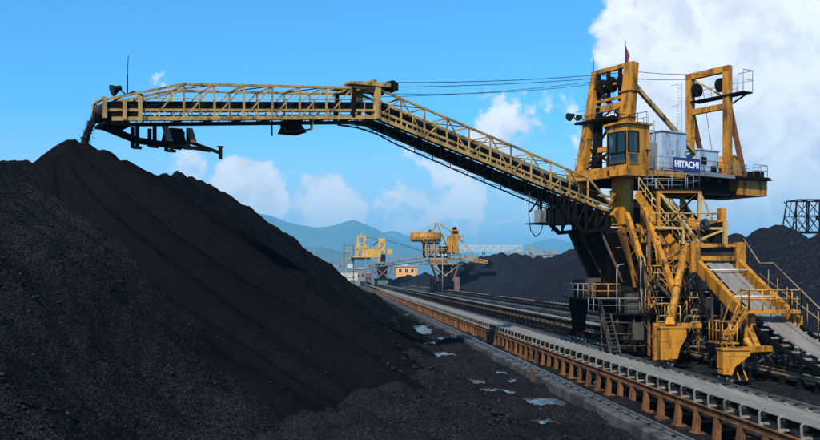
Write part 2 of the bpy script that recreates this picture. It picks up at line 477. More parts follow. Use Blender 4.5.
def near_pile(X, Y):
    H = 12.4 + 0.17 * (np.minimum(Y, 51) - 50) - 0.55 * np.maximum(Y - 51, 0)
    u = np.maximum(np.abs(X + 18.2 + 0.6 * np.sin(Y * .3)) - 0.6, 0)
    z = H - 0.72 * u
    z = z + 0.8 * np.maximum(0.8 - z, 0) * 0.4
    z = z + gul(Y * 1.1 + X * .25, u, 9.2) * 1.45 * np.clip(u / 3.0, .15, 1) + fbm(X * 0.5, Y * 0.5, 5, 0.6) * 0.30 + np.abs(fbm(X * 1.6, Y * 1.6, 3)) * 0.26
    z = z + 1.1 * np.exp(-((X + 3.4) / 1.6) ** 2 - ((Y - 31.5) / 3.0) ** 2)
    return z
def spacing(a, b, first, grow):
    out = [a]; st = first
    while out[-1] < b: out.append(out[-1] + st); st *= grow
    return np.array(out)
xs = np.linspace(-46, 11, 240); ys = spacing(18, 620, 0.20, 1.0052)
X, Y = np.meshgrid(xs, ys); Z = np.maximum(main_pile(X, Y), -0.4)
o = grid_mesh('coal_heap', X, Y, Z, 'coal_fresh', True, (-16, 54, 0))
tag(o, 'long smooth black coal heap with its peak under the boom tip', 'coal heap')
xs = np.linspace(-40, 4, 240); ys = np.linspace(12, 62, 270)
X, Y = np.meshgrid(xs, ys); Z = np.maximum(near_pile(X, Y), -0.4)
o = grid_mesh('coal_heap', X, Y, Z, 'coal_crust', True, (-18, 36, 0))
tag(o, 'rough crusted coal heap in the left foreground before the smooth one', 'coal heap')

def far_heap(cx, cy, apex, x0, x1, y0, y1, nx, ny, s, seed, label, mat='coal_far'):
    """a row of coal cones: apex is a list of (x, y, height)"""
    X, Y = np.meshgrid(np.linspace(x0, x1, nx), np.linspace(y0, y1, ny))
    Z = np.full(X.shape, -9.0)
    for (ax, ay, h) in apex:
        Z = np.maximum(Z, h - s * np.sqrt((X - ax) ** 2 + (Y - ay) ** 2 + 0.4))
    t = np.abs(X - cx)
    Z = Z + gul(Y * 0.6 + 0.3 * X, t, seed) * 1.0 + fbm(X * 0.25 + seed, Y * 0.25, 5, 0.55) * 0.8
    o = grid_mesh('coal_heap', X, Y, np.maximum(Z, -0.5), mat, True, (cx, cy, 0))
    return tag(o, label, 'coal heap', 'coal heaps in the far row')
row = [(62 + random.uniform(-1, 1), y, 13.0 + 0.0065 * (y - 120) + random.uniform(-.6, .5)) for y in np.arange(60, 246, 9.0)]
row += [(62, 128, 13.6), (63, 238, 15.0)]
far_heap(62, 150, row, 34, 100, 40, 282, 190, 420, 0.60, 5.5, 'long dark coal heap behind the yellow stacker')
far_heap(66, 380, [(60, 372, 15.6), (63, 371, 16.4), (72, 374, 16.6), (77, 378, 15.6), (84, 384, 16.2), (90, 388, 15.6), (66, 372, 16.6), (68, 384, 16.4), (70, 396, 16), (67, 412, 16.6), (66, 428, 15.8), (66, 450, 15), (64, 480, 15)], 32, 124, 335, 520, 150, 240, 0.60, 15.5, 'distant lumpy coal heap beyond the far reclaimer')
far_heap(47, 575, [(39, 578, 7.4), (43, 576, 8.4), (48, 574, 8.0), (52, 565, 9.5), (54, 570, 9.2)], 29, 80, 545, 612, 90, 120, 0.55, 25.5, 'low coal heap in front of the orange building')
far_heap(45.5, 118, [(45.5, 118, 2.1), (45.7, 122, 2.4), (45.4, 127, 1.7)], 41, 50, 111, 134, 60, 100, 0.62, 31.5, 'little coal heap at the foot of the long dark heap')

# spilled coal along the toe of the heap, with puddles between
def spill(X, Y):
    toe = np.clip((8.2 - X) / 4.0, 0, 1)
    n = fbm(X * 0.42 + 5, Y * 0.20 + 2, 5, 0.55)
    m = np.maximum(perlin(X * 0.55 + 31, Y * 0.33 + 7), 0)
    z = 0.12 + n * 0.36 + m * 0.75 * np.clip((10.3 - X) / 1.2, 0, 1) + toe * 0.55 + fbm(X * 1.7, Y * 1.7, 4, .6) * 0.13
    for (px, py, rx, ry) in [(5.6, 57, 1.0, 1.6), (7.0, 51.5, 1.1, 1.1), (8.2, 47.0, 1.0, .9), (9.3, 43.5, .8, .7), (6.2, 83, 1.5, 6.0), (7.2, 68, .9, 3.0), (8.8, 105, 1.0, 9)]:
        q = ((X - px) / rx) ** 2 + ((Y - py) / ry) ** 2
        z = z - np.exp(-q) * 0.85
    z = z + np.clip((1.5 - X) / 8.0, 0, 1) * -0.9
    edge = np.clip((10.75 - X) / 0.5, 0, 1)
    return z * edge + (1 - edge) * np.maximum(z, 0.06)
xs = np.linspace(-9, 10.78, 220); ys = spacing(27, 230, 0.13, 1.006)
X, Y = np.meshgrid(xs, ys); Z = spill(X, Y)
o = grid_mesh('spilled_coal', X, Y, Z, 'coal_spill', True, (7, 50, 0))
tag(o, 'loose spilled coal between the heap and the concrete kerb', 'coal', kind='stuff')
ob = fsheet('puddle', 3.5, 10.72, 27, 230, 0.022, 'puddle_water'); ob['label'] = 'rain puddles lying between the spilled coal'

# coal lumps strewn on the slopes and the ground
lv, lf = [], []
base = [Vector(v).normalized() for v in [(0,.52,.85),(0,.52,-.85),(0,-.52,.85),(0,-.52,-.85),(.52,.85,0),(.52,-.85,0),(-.52,.85,0),(-.52,-.85,0),(.85,0,.52),(.85,0,-.52),(-.85,0,.52),(-.85,0,-.52)]]
icof = [(0,2,8),(0,8,4),(0,4,6),(0,6,10),(0,10,2),(3,1,9),(3,9,5),(3,5,7),(3,7,11),(3,11,1),(2,5,8),(8,5,9),(8,9,4),(4,9,1),(4,1,6),(6,1,11),(6,11,10),(10,11,7),(10,7,2),(2,7,5)]
def lumps(n, xa, xb, ya, yb, fn, smin, smax):
    X = rng.uniform(xa, xb, n); Y = ya + (yb - ya) * rng.uniform(0, 1, n) ** 1.3
    Z = fn(X, Y); mk = list(perlin(X * .45 + 3, Y * .3) * 1.8 + .25)
    for x, y, z in zip(X, Y, Z):
        if z < 0.0 or mk[0] < random.random() * .9: mk.pop(0); continue
        mk.pop(0)
        s = smin + (smax - smin) * random.random() ** 3
        o = len(lv); a = random.random() * 6.28; ca, sa = math.cos(a), math.sin(a)
        for b in base:
            k = s * random.uniform(.7, 1.2)
            lv.append((x + (b.x*ca - b.y*sa) * k, y + (b.x*sa + b.y*ca) * k * .8, z + b.z * k * .7 + s * .25))
        lf.extend([(o+i, o+j, o+k) for i, j, k in icof])
lumps(4200, 0.5, 10.5, 29, 75, spill, .02, .12)
lumps(7000, -17, 1, 22, 50, near_pile, .025, .13)
lumps(2500, -6, 6.5, 30, 70, main_pile, .02, .09); lumps(2600, 1.5, 7.4, 33, 90, lambda X, Y: np.maximum(main_pile(X, Y), spill(X, Y)), .03, .20)
me = bpy.data.meshes.new('coal_lumps'); me.from_pydata(lv, [], lf); me.materials.append(MATS['coal_lump'])
o = bpy.data.objects.new('coal_lumps', me); col.objects.link(o)
tag(o, 'loose coal lumps strewn over the slopes and the wet ground', 'coal', kind='stuff')

# ------------------------------------------------------------------ rails and kerbs
def rail_profile(mb, x, y0, y1, z):
    mb.box((x - .075, y0, z), (x + .075, y1, z + .03))
    mb.box((x - .012, y0, z + .03), (x + .012, y1, z + .13))
    mb.box((x - .037, y0, z + .13), (x + .037, y1, z + .17))
kb = thing('kerb_rail', (11.35, 100, 0), 'concrete kerb with a crane rail on top beside the spilled coal', 'rail')
n_far = MB()
y = 24.0
while y < 620:
    L = 5.0
    if y < 190:
        m = MB(); j = random.uniform(-.012, .012)
        m.prism([(10.80 + j, y + .02, -.1), (11.66, y + .02, -.1), (11.66, y + .02, .53), (10.86 + j, y + .02, .55), (10.80 + j, y + .02, .49)], (0, L - .04, 0))
        m.build('kerb_block', 'concrete', kb)
    else:
        n_far.box((10.8, y + .02, -.1), (11.66, y + L - .02, .55))
    y += L
tag(n_far.build('kerb_block', 'concrete', kb), kind='stuff')
m = MB(); rail_profile(m, 11.42, 24, 620, .552); m.build('rail', 'rail_steel', kb)
m = MB()
for i in range(150): m.box((11.30, 24.4 + i * 1.25, .551), (11.54, 24.62 + i * 1.25, .59))
tag(m.build('rail_clip', 'black_steel', kb), kind='stuff')
mp = MB(); mp.box((10.70, 50.7, -.1), (10.795, 51.1, .78)); mp.box((10.72, 50.66, .781), (11.0, 51.14, .84))
o = mp.build('marker_post', 'rust_orange', None, (10.75, 50.9, 0)); tag(o, 'short rusty orange post strapped to the concrete kerb', 'post')
for (x, lab) in [(20.9, 'crane rail between the orange conveyor and the stacker'), (29.9, 'crane rail on the far side of the stacker')]:
    t = thing('crane_rail', (x, 100, 0), lab, 'rail', 'crane rails on the ground')
    m = MB(); m.box((x - .45, 30, -.05), (x + .45, 620, .13)); m.build('concrete_footing', 'concrete', t)
    m = MB(); rail_profile(m, x, 30, 620, .132); m.build('rail', 'rail_steel', t)
    sl = MB(); sl.box((-.16, -.14, 0), (.16, .14, .05)); so = sl.build('rail_clip', 'black_steel'); sm_ = so.data; bpy.data.objects.remove(so)
    for i in range(60): inst(sm_, 'rail_clip', t, (x, 36 + i * 1.3, .131))
for (x, lab) in [(37.2, 'near rail of the far reclaimer track'), (43.4, 'far rail of the far reclaimer track')]:
    t = thing('crane_rail', (x, 200, 0), lab, 'rail', 'crane rails on the ground')
    m = MB(); m.box((x - .45, 60, -.05), (x + .45, 640, .13)); m.build('concrete_footing', 'concrete', t)
    m = MB(); rail_profile(m, x, 60, 640, .132); m.build('rail', 'rail_steel', t)

# ------------------------------------------------------------------ belt conveyors
def conveyor(name, cx, half, zb, y0, y1, near0, n_ind, step, mat_frame, mat_idler, label, belt0=None):
    """trough conveyor along Y: belt, return belt, stringers, A-legs, idler sets"""
    t = thing(name, (cx, (y0 + y1) / 2, 0), label, 'conveyor', 'long belt conveyors')
    # belt: shallow trough section extruded along Y
    m = MB(); pr = [(-half, .10), (-half * .55, 0), (half * .55, 0), (half, .10)]
    yb = y0 if belt0 is None else belt0
    poly = [(cx + a, yb, zb + b) for a, b in pr] + [(cx + a, yb, zb + b - .03) for a, b in reversed(pr)]
    m.prism(poly, (0, y1 - yb, 0)); m.build('belt', 'belt', t)
    m = MB(); m.box((cx - half * .9, y0, zb - .92), (cx + half * .9, y1, zb - .89)); m.build('return_belt', 'rubber', t)
    for sgn in (-1, 1):
        x = cx + sgn * (half + .10)
        m = MB()
        m.box((x - .02, y0, zb - .62), (x + .02, y1, zb - .40)); m.box((x - .08, y0, zb - .64), (x + .08, y1, zb - .615)); m.box((x - .08, y0, zb - .405), (x + .08, y1, zb - .38))
        m.build('stringer', mat_frame if mat_frame != 'black_steel' else 'tan_steel', t)
    # shared idler set: bracket uprights each side, three rollers
    ib = MB()
    for sgn in (-1, 1):
        x = sgn * (half + .10)
        ib.beam((x, 0, -.38), (x + sgn * .03, 0, .06), .055, .055); ib.beam((x + sgn * .03, 0, .06), (x - sgn * .16, 0, .17), .05, .05)
        ib.box((x - .05, -.10, -.379), (x + .05, .10, -.35))
    ib.box((-half - .1, -.05, -.35), (half + .1, .05, -.28))
    ibo = ib.build('idler_frame', mat_idler); ibm = ibo.data; bpy.data.objects.remove(ibo)
    rl = MB()
    rl.tube((-half * .5, .0, -.115), (half * .5, .0, -.115), .08, 8)
    for sgn in (-1, 1):
        rl.tube((sgn * half * .56, 0, -.10), (sgn * (half + .02), 0, .015), .08, 8)
    rlo = rl.build('roller', 'rubber'); rlm = rlo.data; bpy.data.objects.remove(rlo)
    lg = MB()
    for sgn in (-1, 1):
        x = sgn * (half + .10)
        lg.hexa([(x - .05, -.16, -zb - .05), (x + .13 * sgn + .05, -.16, -zb - .05), (x + .13 * sgn + .05, .16, -zb - .05), (x - .05, .16, -zb - .05)] if sgn > 0 else
                [(x - .18, -.16, -zb - .05), (x + .05, -.16, -zb - .05), (x + .05, .16, -zb - .05), (x - .18, .16, -zb - .05)],
                [(x - .07, -.20, -.645), (x + .07, -.20, -.645), (x + .07, .20, -.645), (x - .07, .20, -.645)])
        lg.box((x - .22, -.26, -zb - .06), (x + .22, .26, -zb + .06))
    lg.box((-half - .02, -.05, -1.12), (half + .02, .05, -1.02))
    lgo = lg.build('support_leg', mat_frame); lgm = lgo.data; bpy.data.objects.remove(lgo)
    def joined(me, name, ys_, mat):
        nv = len(me.vertices); co = np.zeros(nv * 3); me.vertices.foreach_get('co', co); co = co.reshape(-1, 3)
        fs = [tuple(p.vertices) for p in me.polygons]
        V, Fc = [], []
        for k, yy in enumerate(ys_):
            V.append(co + np.array([cx, yy, zb])); Fc += [tuple(i + k * nv for i in f) for f in fs]
        if not V: return
        mm = MB(); mm.v = [tuple(v) for v in np.concatenate(V)]; mm.f = Fc; mm.sm = [False] * len(Fc)
        tag(mm.build(name, mat, t), kind='stuff')
    ys_ = np.arange(y0 + .6, y1 - .5, step)
    own = [q for q in ys_ if q >= near0][:n_ind]
    rest = [q for q in ys_ if (q < near0 or q > own[-1] + .1) and q < 330]
    for q in own:
        a = inst(ibm, 'idler_frame', t, (cx, q + random.gauss(0, .03), zb + random.gauss(0, .006))); a.rotation_euler = (random.gauss(0, .03), 0, random.gauss(0, .012)); r = bpy.data.objects.new('roller', rlm); col.objects.link(r); r.parent = a
    joined(ibm, 'idler_frame', rest, mat_idler); joined(rlm, 'roller', rest, 'rubber')
    ls = np.arange(y0 + 1.2, y1 - .5, step * 1.4)
    ownl = [q for q in ls if q >= near0][:n_ind // 2]
    for q in ownl: inst(lgm, 'support_leg', t, (cx, q + random.uniform(-.05, .05), zb))
    joined(lgm, 'support_leg', [q for q in ls if q < near0 or q > ownl[-1] + .1], mat_frame)
    return t
conveyor('belt_conveyor', 14.45, .72, 1.55, 22, 620, 27, 110, 1.35, 'rust_orange', 'idler_steel', 'nearest belt conveyor with rusty orange legs and pale belt')
conveyor('belt_conveyor', 25.4, .75, 1.2, 30, 620, 44, 90, 1.35, 'black_steel', 'black_steel', 'middle dark belt conveyor running under the stackers', 82)
conveyor('belt_conveyor', 40.3, .75, 1.05, 30, 640, 80, 60, 1.35, 'black_steel', 'black_steel', 'farthest dark belt conveyor at the foot of the right heaps')

# coal spilt under and between the conveyors, with walkways and cable troughs beside them
def spill2(X, Y):
    z = -0.16 + fbm(X * 0.5 + 60, Y * 0.16, 5, 0.55) * 0.36 + np.maximum(perlin(X * .5 + 9, Y * .22 + 4), 0) * 0.55
    for cx in (14.45, 25.4, 40.3): z = z + 0.30 * np.exp(-((X - cx) / 1.0) ** 2) * (0.6 + perlin(X * 0, Y * .3))
    for cx in (20.9, 29.9, 37.2, 43.4): z = z - 0.5 * np.exp(-((X - cx) / .5) ** 2)
    return z
xs = np.linspace(12.0, 46.0, 300); ys = spacing(26, 330, 0.16, 1.0075)
X, Y = np.meshgrid(xs, ys)
o = grid_mesh('spilled_coal', X, Y, spill2(X, Y), 'coal_spill', True, (26, 60, 0))
tag(o, 'loose coal spilt under and between the conveyors', 'coal', kind='stuff')
lv.clear(); lf.clear()
lumps(2500, 12.1, 20.2, 28, 90, spill2, .03, .13); lumps(1200, 21.5, 36, 36, 110, spill2, .04, .16)
me = bpy.data.meshes.new('coal_lumps'); me.from_pydata(list(lv), [], list(lf)); me.materials.append(MATS['coal_lump'])
o = bpy.data.objects.new('coal_lumps', me); col.objects.link(o)
tag(o, 'loose coal lumps strewn between the conveyors', 'coal', kind='stuff')
for (x, y0_, y1_, lab) in ((23.0, 84, 420, 'dark steel walkway with handrail on the near side of the middle conveyor'), (38.4, 60, 420, 'dark steel walkway with handrail on the near side of the farthest conveyor')):
    t = thing('walkway', (x, 200, 0), lab, 'walkway', 'walkways beside the conveyors')
    m = MB(); m.box((x - .35, y0_, .62), (x + .35, y1_, .68)); m.build('deck', 'black_steel', t)
    pm = MB(); pm.box((-.33, -.05, 0), (-.25, .05, 1.75)); pm.box((.25, -.05, 0), (.33, .05, .61)); po = pm.build('post', 'black_steel'); pme = po.data; bpy.data.objects.remove(po)
    for q in np.arange(y0_, min(y1_, y0_ + 150), 2.4): inst(pme, 'post', t, (x, q, 0))
    for zr in (1.25, 1.72):
        m = MB(); m.tube((x - .29, y0_, zr), (x - .29, y1_, zr), .03, 5); m.build('handrail', 'black_steel', t)

# ================================================================== the stacker
CX, CY = 25.4, 78.0
AX, AY = -.866, -.5             # forward along the boom
NX, NY = .5, -.866              # towards the side facing the camera
def W(f, n, z): return (CX + f * AX + n * NX, CY + f * AY + n * NY, z)
def S(px, py, n):
    """local (f, n, z) of a measured point lying in the vertical plane n"""
    k = (px - 342) / F
    f = (CX + NX * n - k * (CY + NY * n)) / (-(AX - k * AY))
    Yw = CY + f * AY + n * NY
    return (f, n, CAM_H + (277 - py) * Yw / F)
st = thing('stacker', (CX, CY, 0), 'big yellow coal stacker with long lattice boom reaching over the heap', 'stacker')
def part(name, mat, parent=None):
    class _C:
        def __enter__(s): s.m = MB(W); return s.m
        def __exit__(s, *a):
            s.ob = s.m.build(name, mat, parent or st)
    return _C()
def one(name, mat, fn, parent=None):
    m = MB(W); fn(m); return m.build(name, mat, parent or st)

# ---- boom
HB = 1.2
fT, _, _ = S(112, 118, HB); fB, _, zB = S(377, 117.5, HB); fR, _, zR = S(611, 213.5, HB)
zTip = S(112, 119, HB)[2]
fTop0, _, zTop0 = S(184, 84, HB); zTopB = S(377, 88.5, HB)[2]; fTop1, _, zTop1 = S(588, 178, HB)
def zb_(f): return float(np.interp(f, [fR, fB, fT], [zR, zB, zTip]))
def zt_(f): return float(np.interp(f, [fR, fTop1, fB, fTop0, fT - 0.2], [zR + .6, zTop1, zTopB, zTop0, zTip + 1.25]))
boom = MB(W)
for n in (-HB, HB):
    boom.beam((fR - .3, n, zR), (fB, n, zB), .20, .26); boom.beam((fB, n, zB), (fT, n, zTip), .20, .24)
boom = boom.build('boom', 'faded_yellow', st); boom['label'] = 'long faded yellow lattice boom'
for n in (-HB, HB):
    one('top_chord', 'faded_yellow', lambda m: (m.beam((fTop1, n, zTop1), (fB, n, zTopB), .15, .15), m.beam((fB, n, zTopB), (fTop0, n, zTop0), .15, .15)), boom)
    one('end_chord', 'faded_yellow', lambda m: m.beam((fTop0, n, zTop0), (fT + .3, n, zTip + 1.15), .14, .14), boom)
    one('end_chord', 'faded_yellow', lambda m: m.beam((fTop0 - 1.1, n, zt_(fTop0 - 1.1)), (fT - 1.6, n, zTip + 1.15), .10, .10), boom) if n > 0 else None
    one('end_chord', 'faded_yellow', lambda m: m.beam((fTop1, n, zTop1), (fR - .6, n, zR + .2), .16, .16), boom)
    one('walkway_beam', 'faded_yellow', lambda m: (m.beam((fR, n, zR + .50), (fB, n, zB + .50), .10, .16), m.beam((fB, n, zB + .50), (fT + .4, n, zTip + .50), .10, .16)), boom)
posts_end = list(np.linspace(fTop0, fB, 8)); posts_in = list(np.linspace(fB, fTop1, 11))[1:]
allp = posts_end + posts_in
for n in (-HB, HB):
    for i, f in enumerate(allp):
        one('post', 'faded_yellow', lambda m: m.beam((f, n, zb_(f)), (f, n, zt_(f)), .11, .11), boom)
        if i + 1 < len(allp):
            g = allp[i + 1]
            if f <= fB + .01:
                if i % 2 == 0: one('brace', 'faded_yellow', lambda m: m.beam((f, n, zt_(f)), (g, n, zb_(g)), .08, .08), boom)
                else: one('brace', 'faded_yellow', lambda m: m.beam((f, n, zb_(f)), (g, n, zt_(g)), .08, .08), boom)
            else: one('brace', 'faded_yellow', lambda m: m.beam((f, n, zt_(f)), (g + (f - g) * 0 + (f - g) * 0, n, zb_(g)) if False else (f + (f - g), n, zb_(f + (f - g)) if f + (f - g) < fT else zTip), .08, .08), boom)
    f = allp[-1]; one('brace', 'faded_yellow', lambda m: m.beam((f, n, zb_(f)), (allp[-2], n, zt_(allp[-2])), .08, .08), boom)
for f0_, f1_ in zip(allp[:-1], allp[1:]):
    fm_ = (f0_ + f1_) / 2
    one('light_post', 'faded_yellow', lambda m: m.beam((fm_, HB, zb_(fm_)), (fm_, HB, zb_(fm_) + 1.25), .05, .05), boom)
one('hand_line', 'faded_yellow', lambda m: m.path([(f, HB + .02, zb_(f) + 1.25) for f in (fT - 2.0, fB, fR + .8)], .035, 5), boom)
for f in allp[::1]:
    one('cross_tie', 'faded_yellow', lambda m: m.beam((f, -HB, zt_(f)), (f, HB, zt_(f)), .09, .09), boom)
for a, b in list(zip(allp[:-1], allp[1:]))[::2]:
    one('lateral_brace', 'black_steel', lambda m: m.beam((a, -HB, zt_(a)), (b, HB, zt_(b)), .06, .06), boom)
def strip(m, n0, n1, dz0, dz1, fa=None, fb=None):
    """a continuous box strip following the boom floor"""
    for (p, q) in ((fR - .2, fB), (fB, fT)):
        m.hexa([(p, n0, zb_(p) + dz0), (q, n0, zb_(q) + dz0), (q, n1, zb_(q) + dz0), (p, n1, zb_(p) + dz0)],
               [(p, n0, zb_(p) + dz1), (q, n0, zb_(q) + dz1), (q, n1, zb_(q) + dz1), (p, n1, zb_(p) + dz1)])
one('belt', 'belt', lambda m: strip(m, -.62, .62, .82, .86), boom)
one('belt_load', 'coal_lump', lambda m: strip(m, -.42, .42, .862, .98), boom)
one('return_belt', 'rubber', lambda m: strip(m, -.7, .7, -.19, -.15), boom)
for n in (-.92, .86): one('skirt_plate', 'black_steel', lambda m: strip(m, n, n + .05, .70, 1.12), boom)
one('deck_plate', 'black_steel', lambda m: (strip(m, -HB + .12, -.80, -.10, -.04), strip(m, .80, HB - .12, -.10, -.04)), boom)
one('belly_plate', 'black_steel', lambda m: m.hexa([(fR - .2, -.75, zR - .75), (fB - .5, -.75, zB - .45), (fB - .5, .75, zB - .45), (fR - .2, .75, zR - .75)], [(fR - .2, -.75, zR - .70), (fB - .5, -.75, zB - .40), (fB - .5, .75, zB - .40), (fR - .2, .75, zR - .70)]), boom)
fl = np.linspace(fT - 1.2, fR + .8, 44)
idm = MB(W); 
for f in fl:
    def _id(m, f=f):
        z = zb_(f)
        m.tube((f, -.5, z + .72), (f, .5, z + .72), .08, 6)
        for sg in (-1, 1):
            m.tube((f, sg * .5, z + .73), (f, sg * .82, z + .92), .075, 6); m.beam((f, sg * .84, z + .05), (f, sg * .84, z + .95), .06, .06)
    one('idler', 'pale_steel', _id, boom)
for f in allp:
    one('floor_beam', 'black_steel', lambda m: m.beam((f, -HB, zb_(f) - .02), (f, HB, zb_(f) - .02), .12, .18), boom)
# cable tray and service walkway hung below the rising part
wl = np.linspace(fB + 2.6, fR + 6.0, 13)
def wz(f): return zb_(f) - np.interp(f, [fR, fB - 2, fB + 2.6], [1.55, 1.0, .35])
for n in (.15, 1.15):
    one('tray_rail', 'black_steel', lambda m: m.path([(f, n, wz(f)) for f in wl], .06, 5), boom)
for a, b in zip(wl[:-1], wl[1:]):
    one('tray_hanger', 'black_steel', lambda m: (m.beam((a, 1.15, wz(a)), (a, 1.15, zb_(a)), .05, .05), m.beam((a, .15, wz(a)), (b, 1.15, wz(b)), .07, .03), m.beam((a, .15, wz(a)), (a, .15, zb_(a)), .05, .05), m.beam((a, 1.15, wz(a)), (b, 1.15, zb_(b)), .04, .04)), boom)
# head at the bend
hp = one('bend_post', 'faded_yellow', lambda m: m.beam((fB, HB + .02, zB - .1), (fB, HB + .02, zTopB + .1), .34, .42), boom)
one('bend_post', 'faded_yellow', lambda m: m.beam((fB, -HB - .02, zB - .1), (fB, -HB - .02, zTopB + .1), .34, .42), boom)
for n in (-HB, HB): one('knee_brace', 'black_steel', lambda m: m.beam((fB + 2.0, n, zb_(fB + 2)), (fB + 1.9, n, zt_(fB + 1.9)), .22, .3), boom)
hd = one('head_beam', 'faded_yellow', lambda m: (m.hexa([(fB + 2.4, .55, zTopB + .05), (fB - 1.0, .55, zTopB + .15), (fB - 1.0, HB + .25, zTopB + .15), (fB + 2.4, HB + .25, zTopB + .05)], [(fB + 2.4, .55, zTopB + .22), (fB - 1.0, .55, zTopB + .48), (fB - 1.0, HB + .25, zTopB + .48), (fB + 2.4, HB + .25, zTopB + .22)]),
                                              m.hexa([(fB + 2.4, -HB - .25, zTopB + .05), (fB - 1.0, -HB - .25, zTopB + .15), (fB - 1.0, -.55, zTopB + .15), (fB + 2.4, -.55, zTopB + .05)], [(fB + 2.4, -HB - .25, zTopB + .22), (fB - 1.0, -HB - .25, zTopB + .48), (fB - 1.0, -.55, zTopB + .48), (fB + 2.4, -.55, zTopB + .22)]),
                                              m.beam((fB + .2, -HB, zTopB + .4), (fB + .2, HB, zTopB + .4), .4, .4)), boom)
for n in (-.95, .95):
    one('sheave', 'black_steel', lambda m: (m.tube((fB - 1.35, n - .27, zTopB + .3), (fB - 1.35, n + .27, zTopB + .3), .42, 16), m.tube((fB - 1.25, n - .3, zTopB + .3), (fB - 1.25, n + .3, zTopB + .3), .12, 8)), boom)
one('sheave_block', 'black_steel', lambda m: (m.box((fB - 1.8, -1.2, zTopB + .05), (fB - .9, -.7, zTopB + .6)), m.box((fB - 1.8, .7, zTopB + .05), (fB - .9, 1.2, zTopB + .6))), boom)

# ---- boom tip
one('head_pulley', 'rubber', lambda m: m.tube((fT + .25, -.8, zTip + .62), (fT + .25, .8, zTip + .62), .42, 16), boom)
one('head_frame', 'black_steel', lambda m: (m.box((fT - 1.6, -HB, zTip + .05), (fT + .5, -HB + .12, zTip + 1.0)), m.box((fT - 1.6, HB - .12, zTip + .1), (fT + .3, HB, zTip + 1.02)), m.box((fT - 1.2, -HB, zTip - .32), (fT + .4, HB, zTip - .12))), boom)
for f, h in ((fT + .45, 1.25), (fT - .75, 1.2), (fT - 1.7, 1.5)):
    one('head_post', 'faded_yellow', lambda m: (m.beam((f, HB + .08, zTip), (f, HB + .08, zTip + h), .22, .2), m.beam((f, -HB - .08, zTip), (f, -HB - .08, zTip + h), .22, .2), m.beam((f, -HB, zTip + h), (f, HB, zTip + h), .14, .12)), boom)
def floodlight(f, n, z, sz, aim, parent, rod=None):
    lo = one('floodlight', 'black_steel', lambda m: (m.tube((f, n, z), (f + aim * sz * .55, n, z - sz * .25), sz * .30, 12, sz * .62), m.tube((f - aim * sz * .35, n, z + sz * .16), (f, n, z), sz * .22, 10, sz * .30), m.beam((f - aim * .2 * sz, n, z), (f - aim * .9 * sz, n, z - .6 * sz), .07, .07)), parent)
    one('lamp_glass', 'glass', lambda m: m.tube((f + aim * sz * .55, n, z - sz * .25), (f + aim * sz * .60, n, z - sz * .27), sz * .58, 12, sz * .56), lo)
    return lo
floodlight(fT - .55, HB * .4, zTip + 2.0, .62, 1, boom)
one('lamp_arm', 'black_steel', lambda m: m.path([(fT - .2, .5, zTip + 1.15), (fT - .75, .5, zTip + 1.5), (fT - 1.5, .5, zTip + 1.9), (fT - 2.1, .5, zTip + 1.75), (fT - 2.1, .5, zTip + 1.0)], .06, 6), boom)
one('antenna', 'black_steel', lambda m: (m.tube((fT - 1.15, .5, zTip + 1.7), (fT - 1.15, .5, zTip + 2.9), .04, 5), m.tube((fT - 1.15, .5, zTip + 2.9), (fT - 1.2, .5, zTip + 4.1), .022, 5)), boom)
# hanging scraper and chute frames below the tip
one('tip_arm', 'black_steel', lambda m: (m.beam((fT + .3, .4, zTip - .25), (fT - 1.7, .4, zTip - .95), .22, .22), m.beam((fT - 1.7, .4, zTip - .95), (fT - 6.6, .4, zTip - 1.35), .2, .2), m.beam((fT + .3, -.6, zTip - .25), (fT - 2.0, -.6, zTip - 1.0), .18, .18), m.beam((fT - 2, -.6, zTip - 1.0), (fT - 5, -.6, zTip - 1.2), .18, .18)), boom)
for k, (df, ln) in enumerate([(1.8, 1.5), (2.9, 1.35), (4.0, 1.55), (5.1, 1.3)]):
    one('tip_hanger', 'black_steel', lambda m: (m.beam((fT - df, .4, zTip - .1), (fT - df, .4, zTip - ln), .24, .2), m.beam((fT - df, -.6, zTip - .1), (fT - df, -.6, zTip - ln + .1), .2, .2), m.beam((fT - df - .25, .4, zTip - ln), (fT - df + .25, .4, zTip - ln), .22, .16)), boom)
one('scraper_box', 'black_steel', lambda m: (m.hexa([(fT - 3.6, -.7, zTip - 1.1), (fT - 5.0, -.7, zTip - 1.15), (fT - 5.0, .5, zTip - 1.15), (fT - 3.6, .5, zTip - 1.1)], [(fT - 3.9, -.7, zTip - .1), (fT - 4.7, -.7, zTip - .1), (fT - 4.7, .5, zTip - .1), (fT - 3.9, .5, zTip - .1)])), boom)
for df in (3.65, 5.25):
    one('wear_plate', 'brown_block', lambda m: m.hexa([(fT - df - .35, .52, zTip - .95), (fT - df + .05, .52, zTip - .95), (fT - df + .05, .66, zTip - .95), (fT - df - .35, .66, zTip - .95)], [(fT - df - .05, .52, zTip - .05), (fT - df + .35, .52, zTip - .05), (fT - df + .35, .66, zTip - .05), (fT - df - .05, .66, zTip - .05)]), boom)
one('tip_tail', 'black_steel', lambda m: (m.beam((fT - 5, .4, zTip - .85), (fT - 7.3, .4, zTip - 1.45), .14, .2), m.beam((fT - 7.3, .4, zTip - 1.05), (fT - 7.3, .4, zTip - 1.85), .2, .16), m.beam((fT - 7.5, .4, zTip - 1.05), (fT - 7.1, .4, zTip - 1.05), .2, .1)), boom)
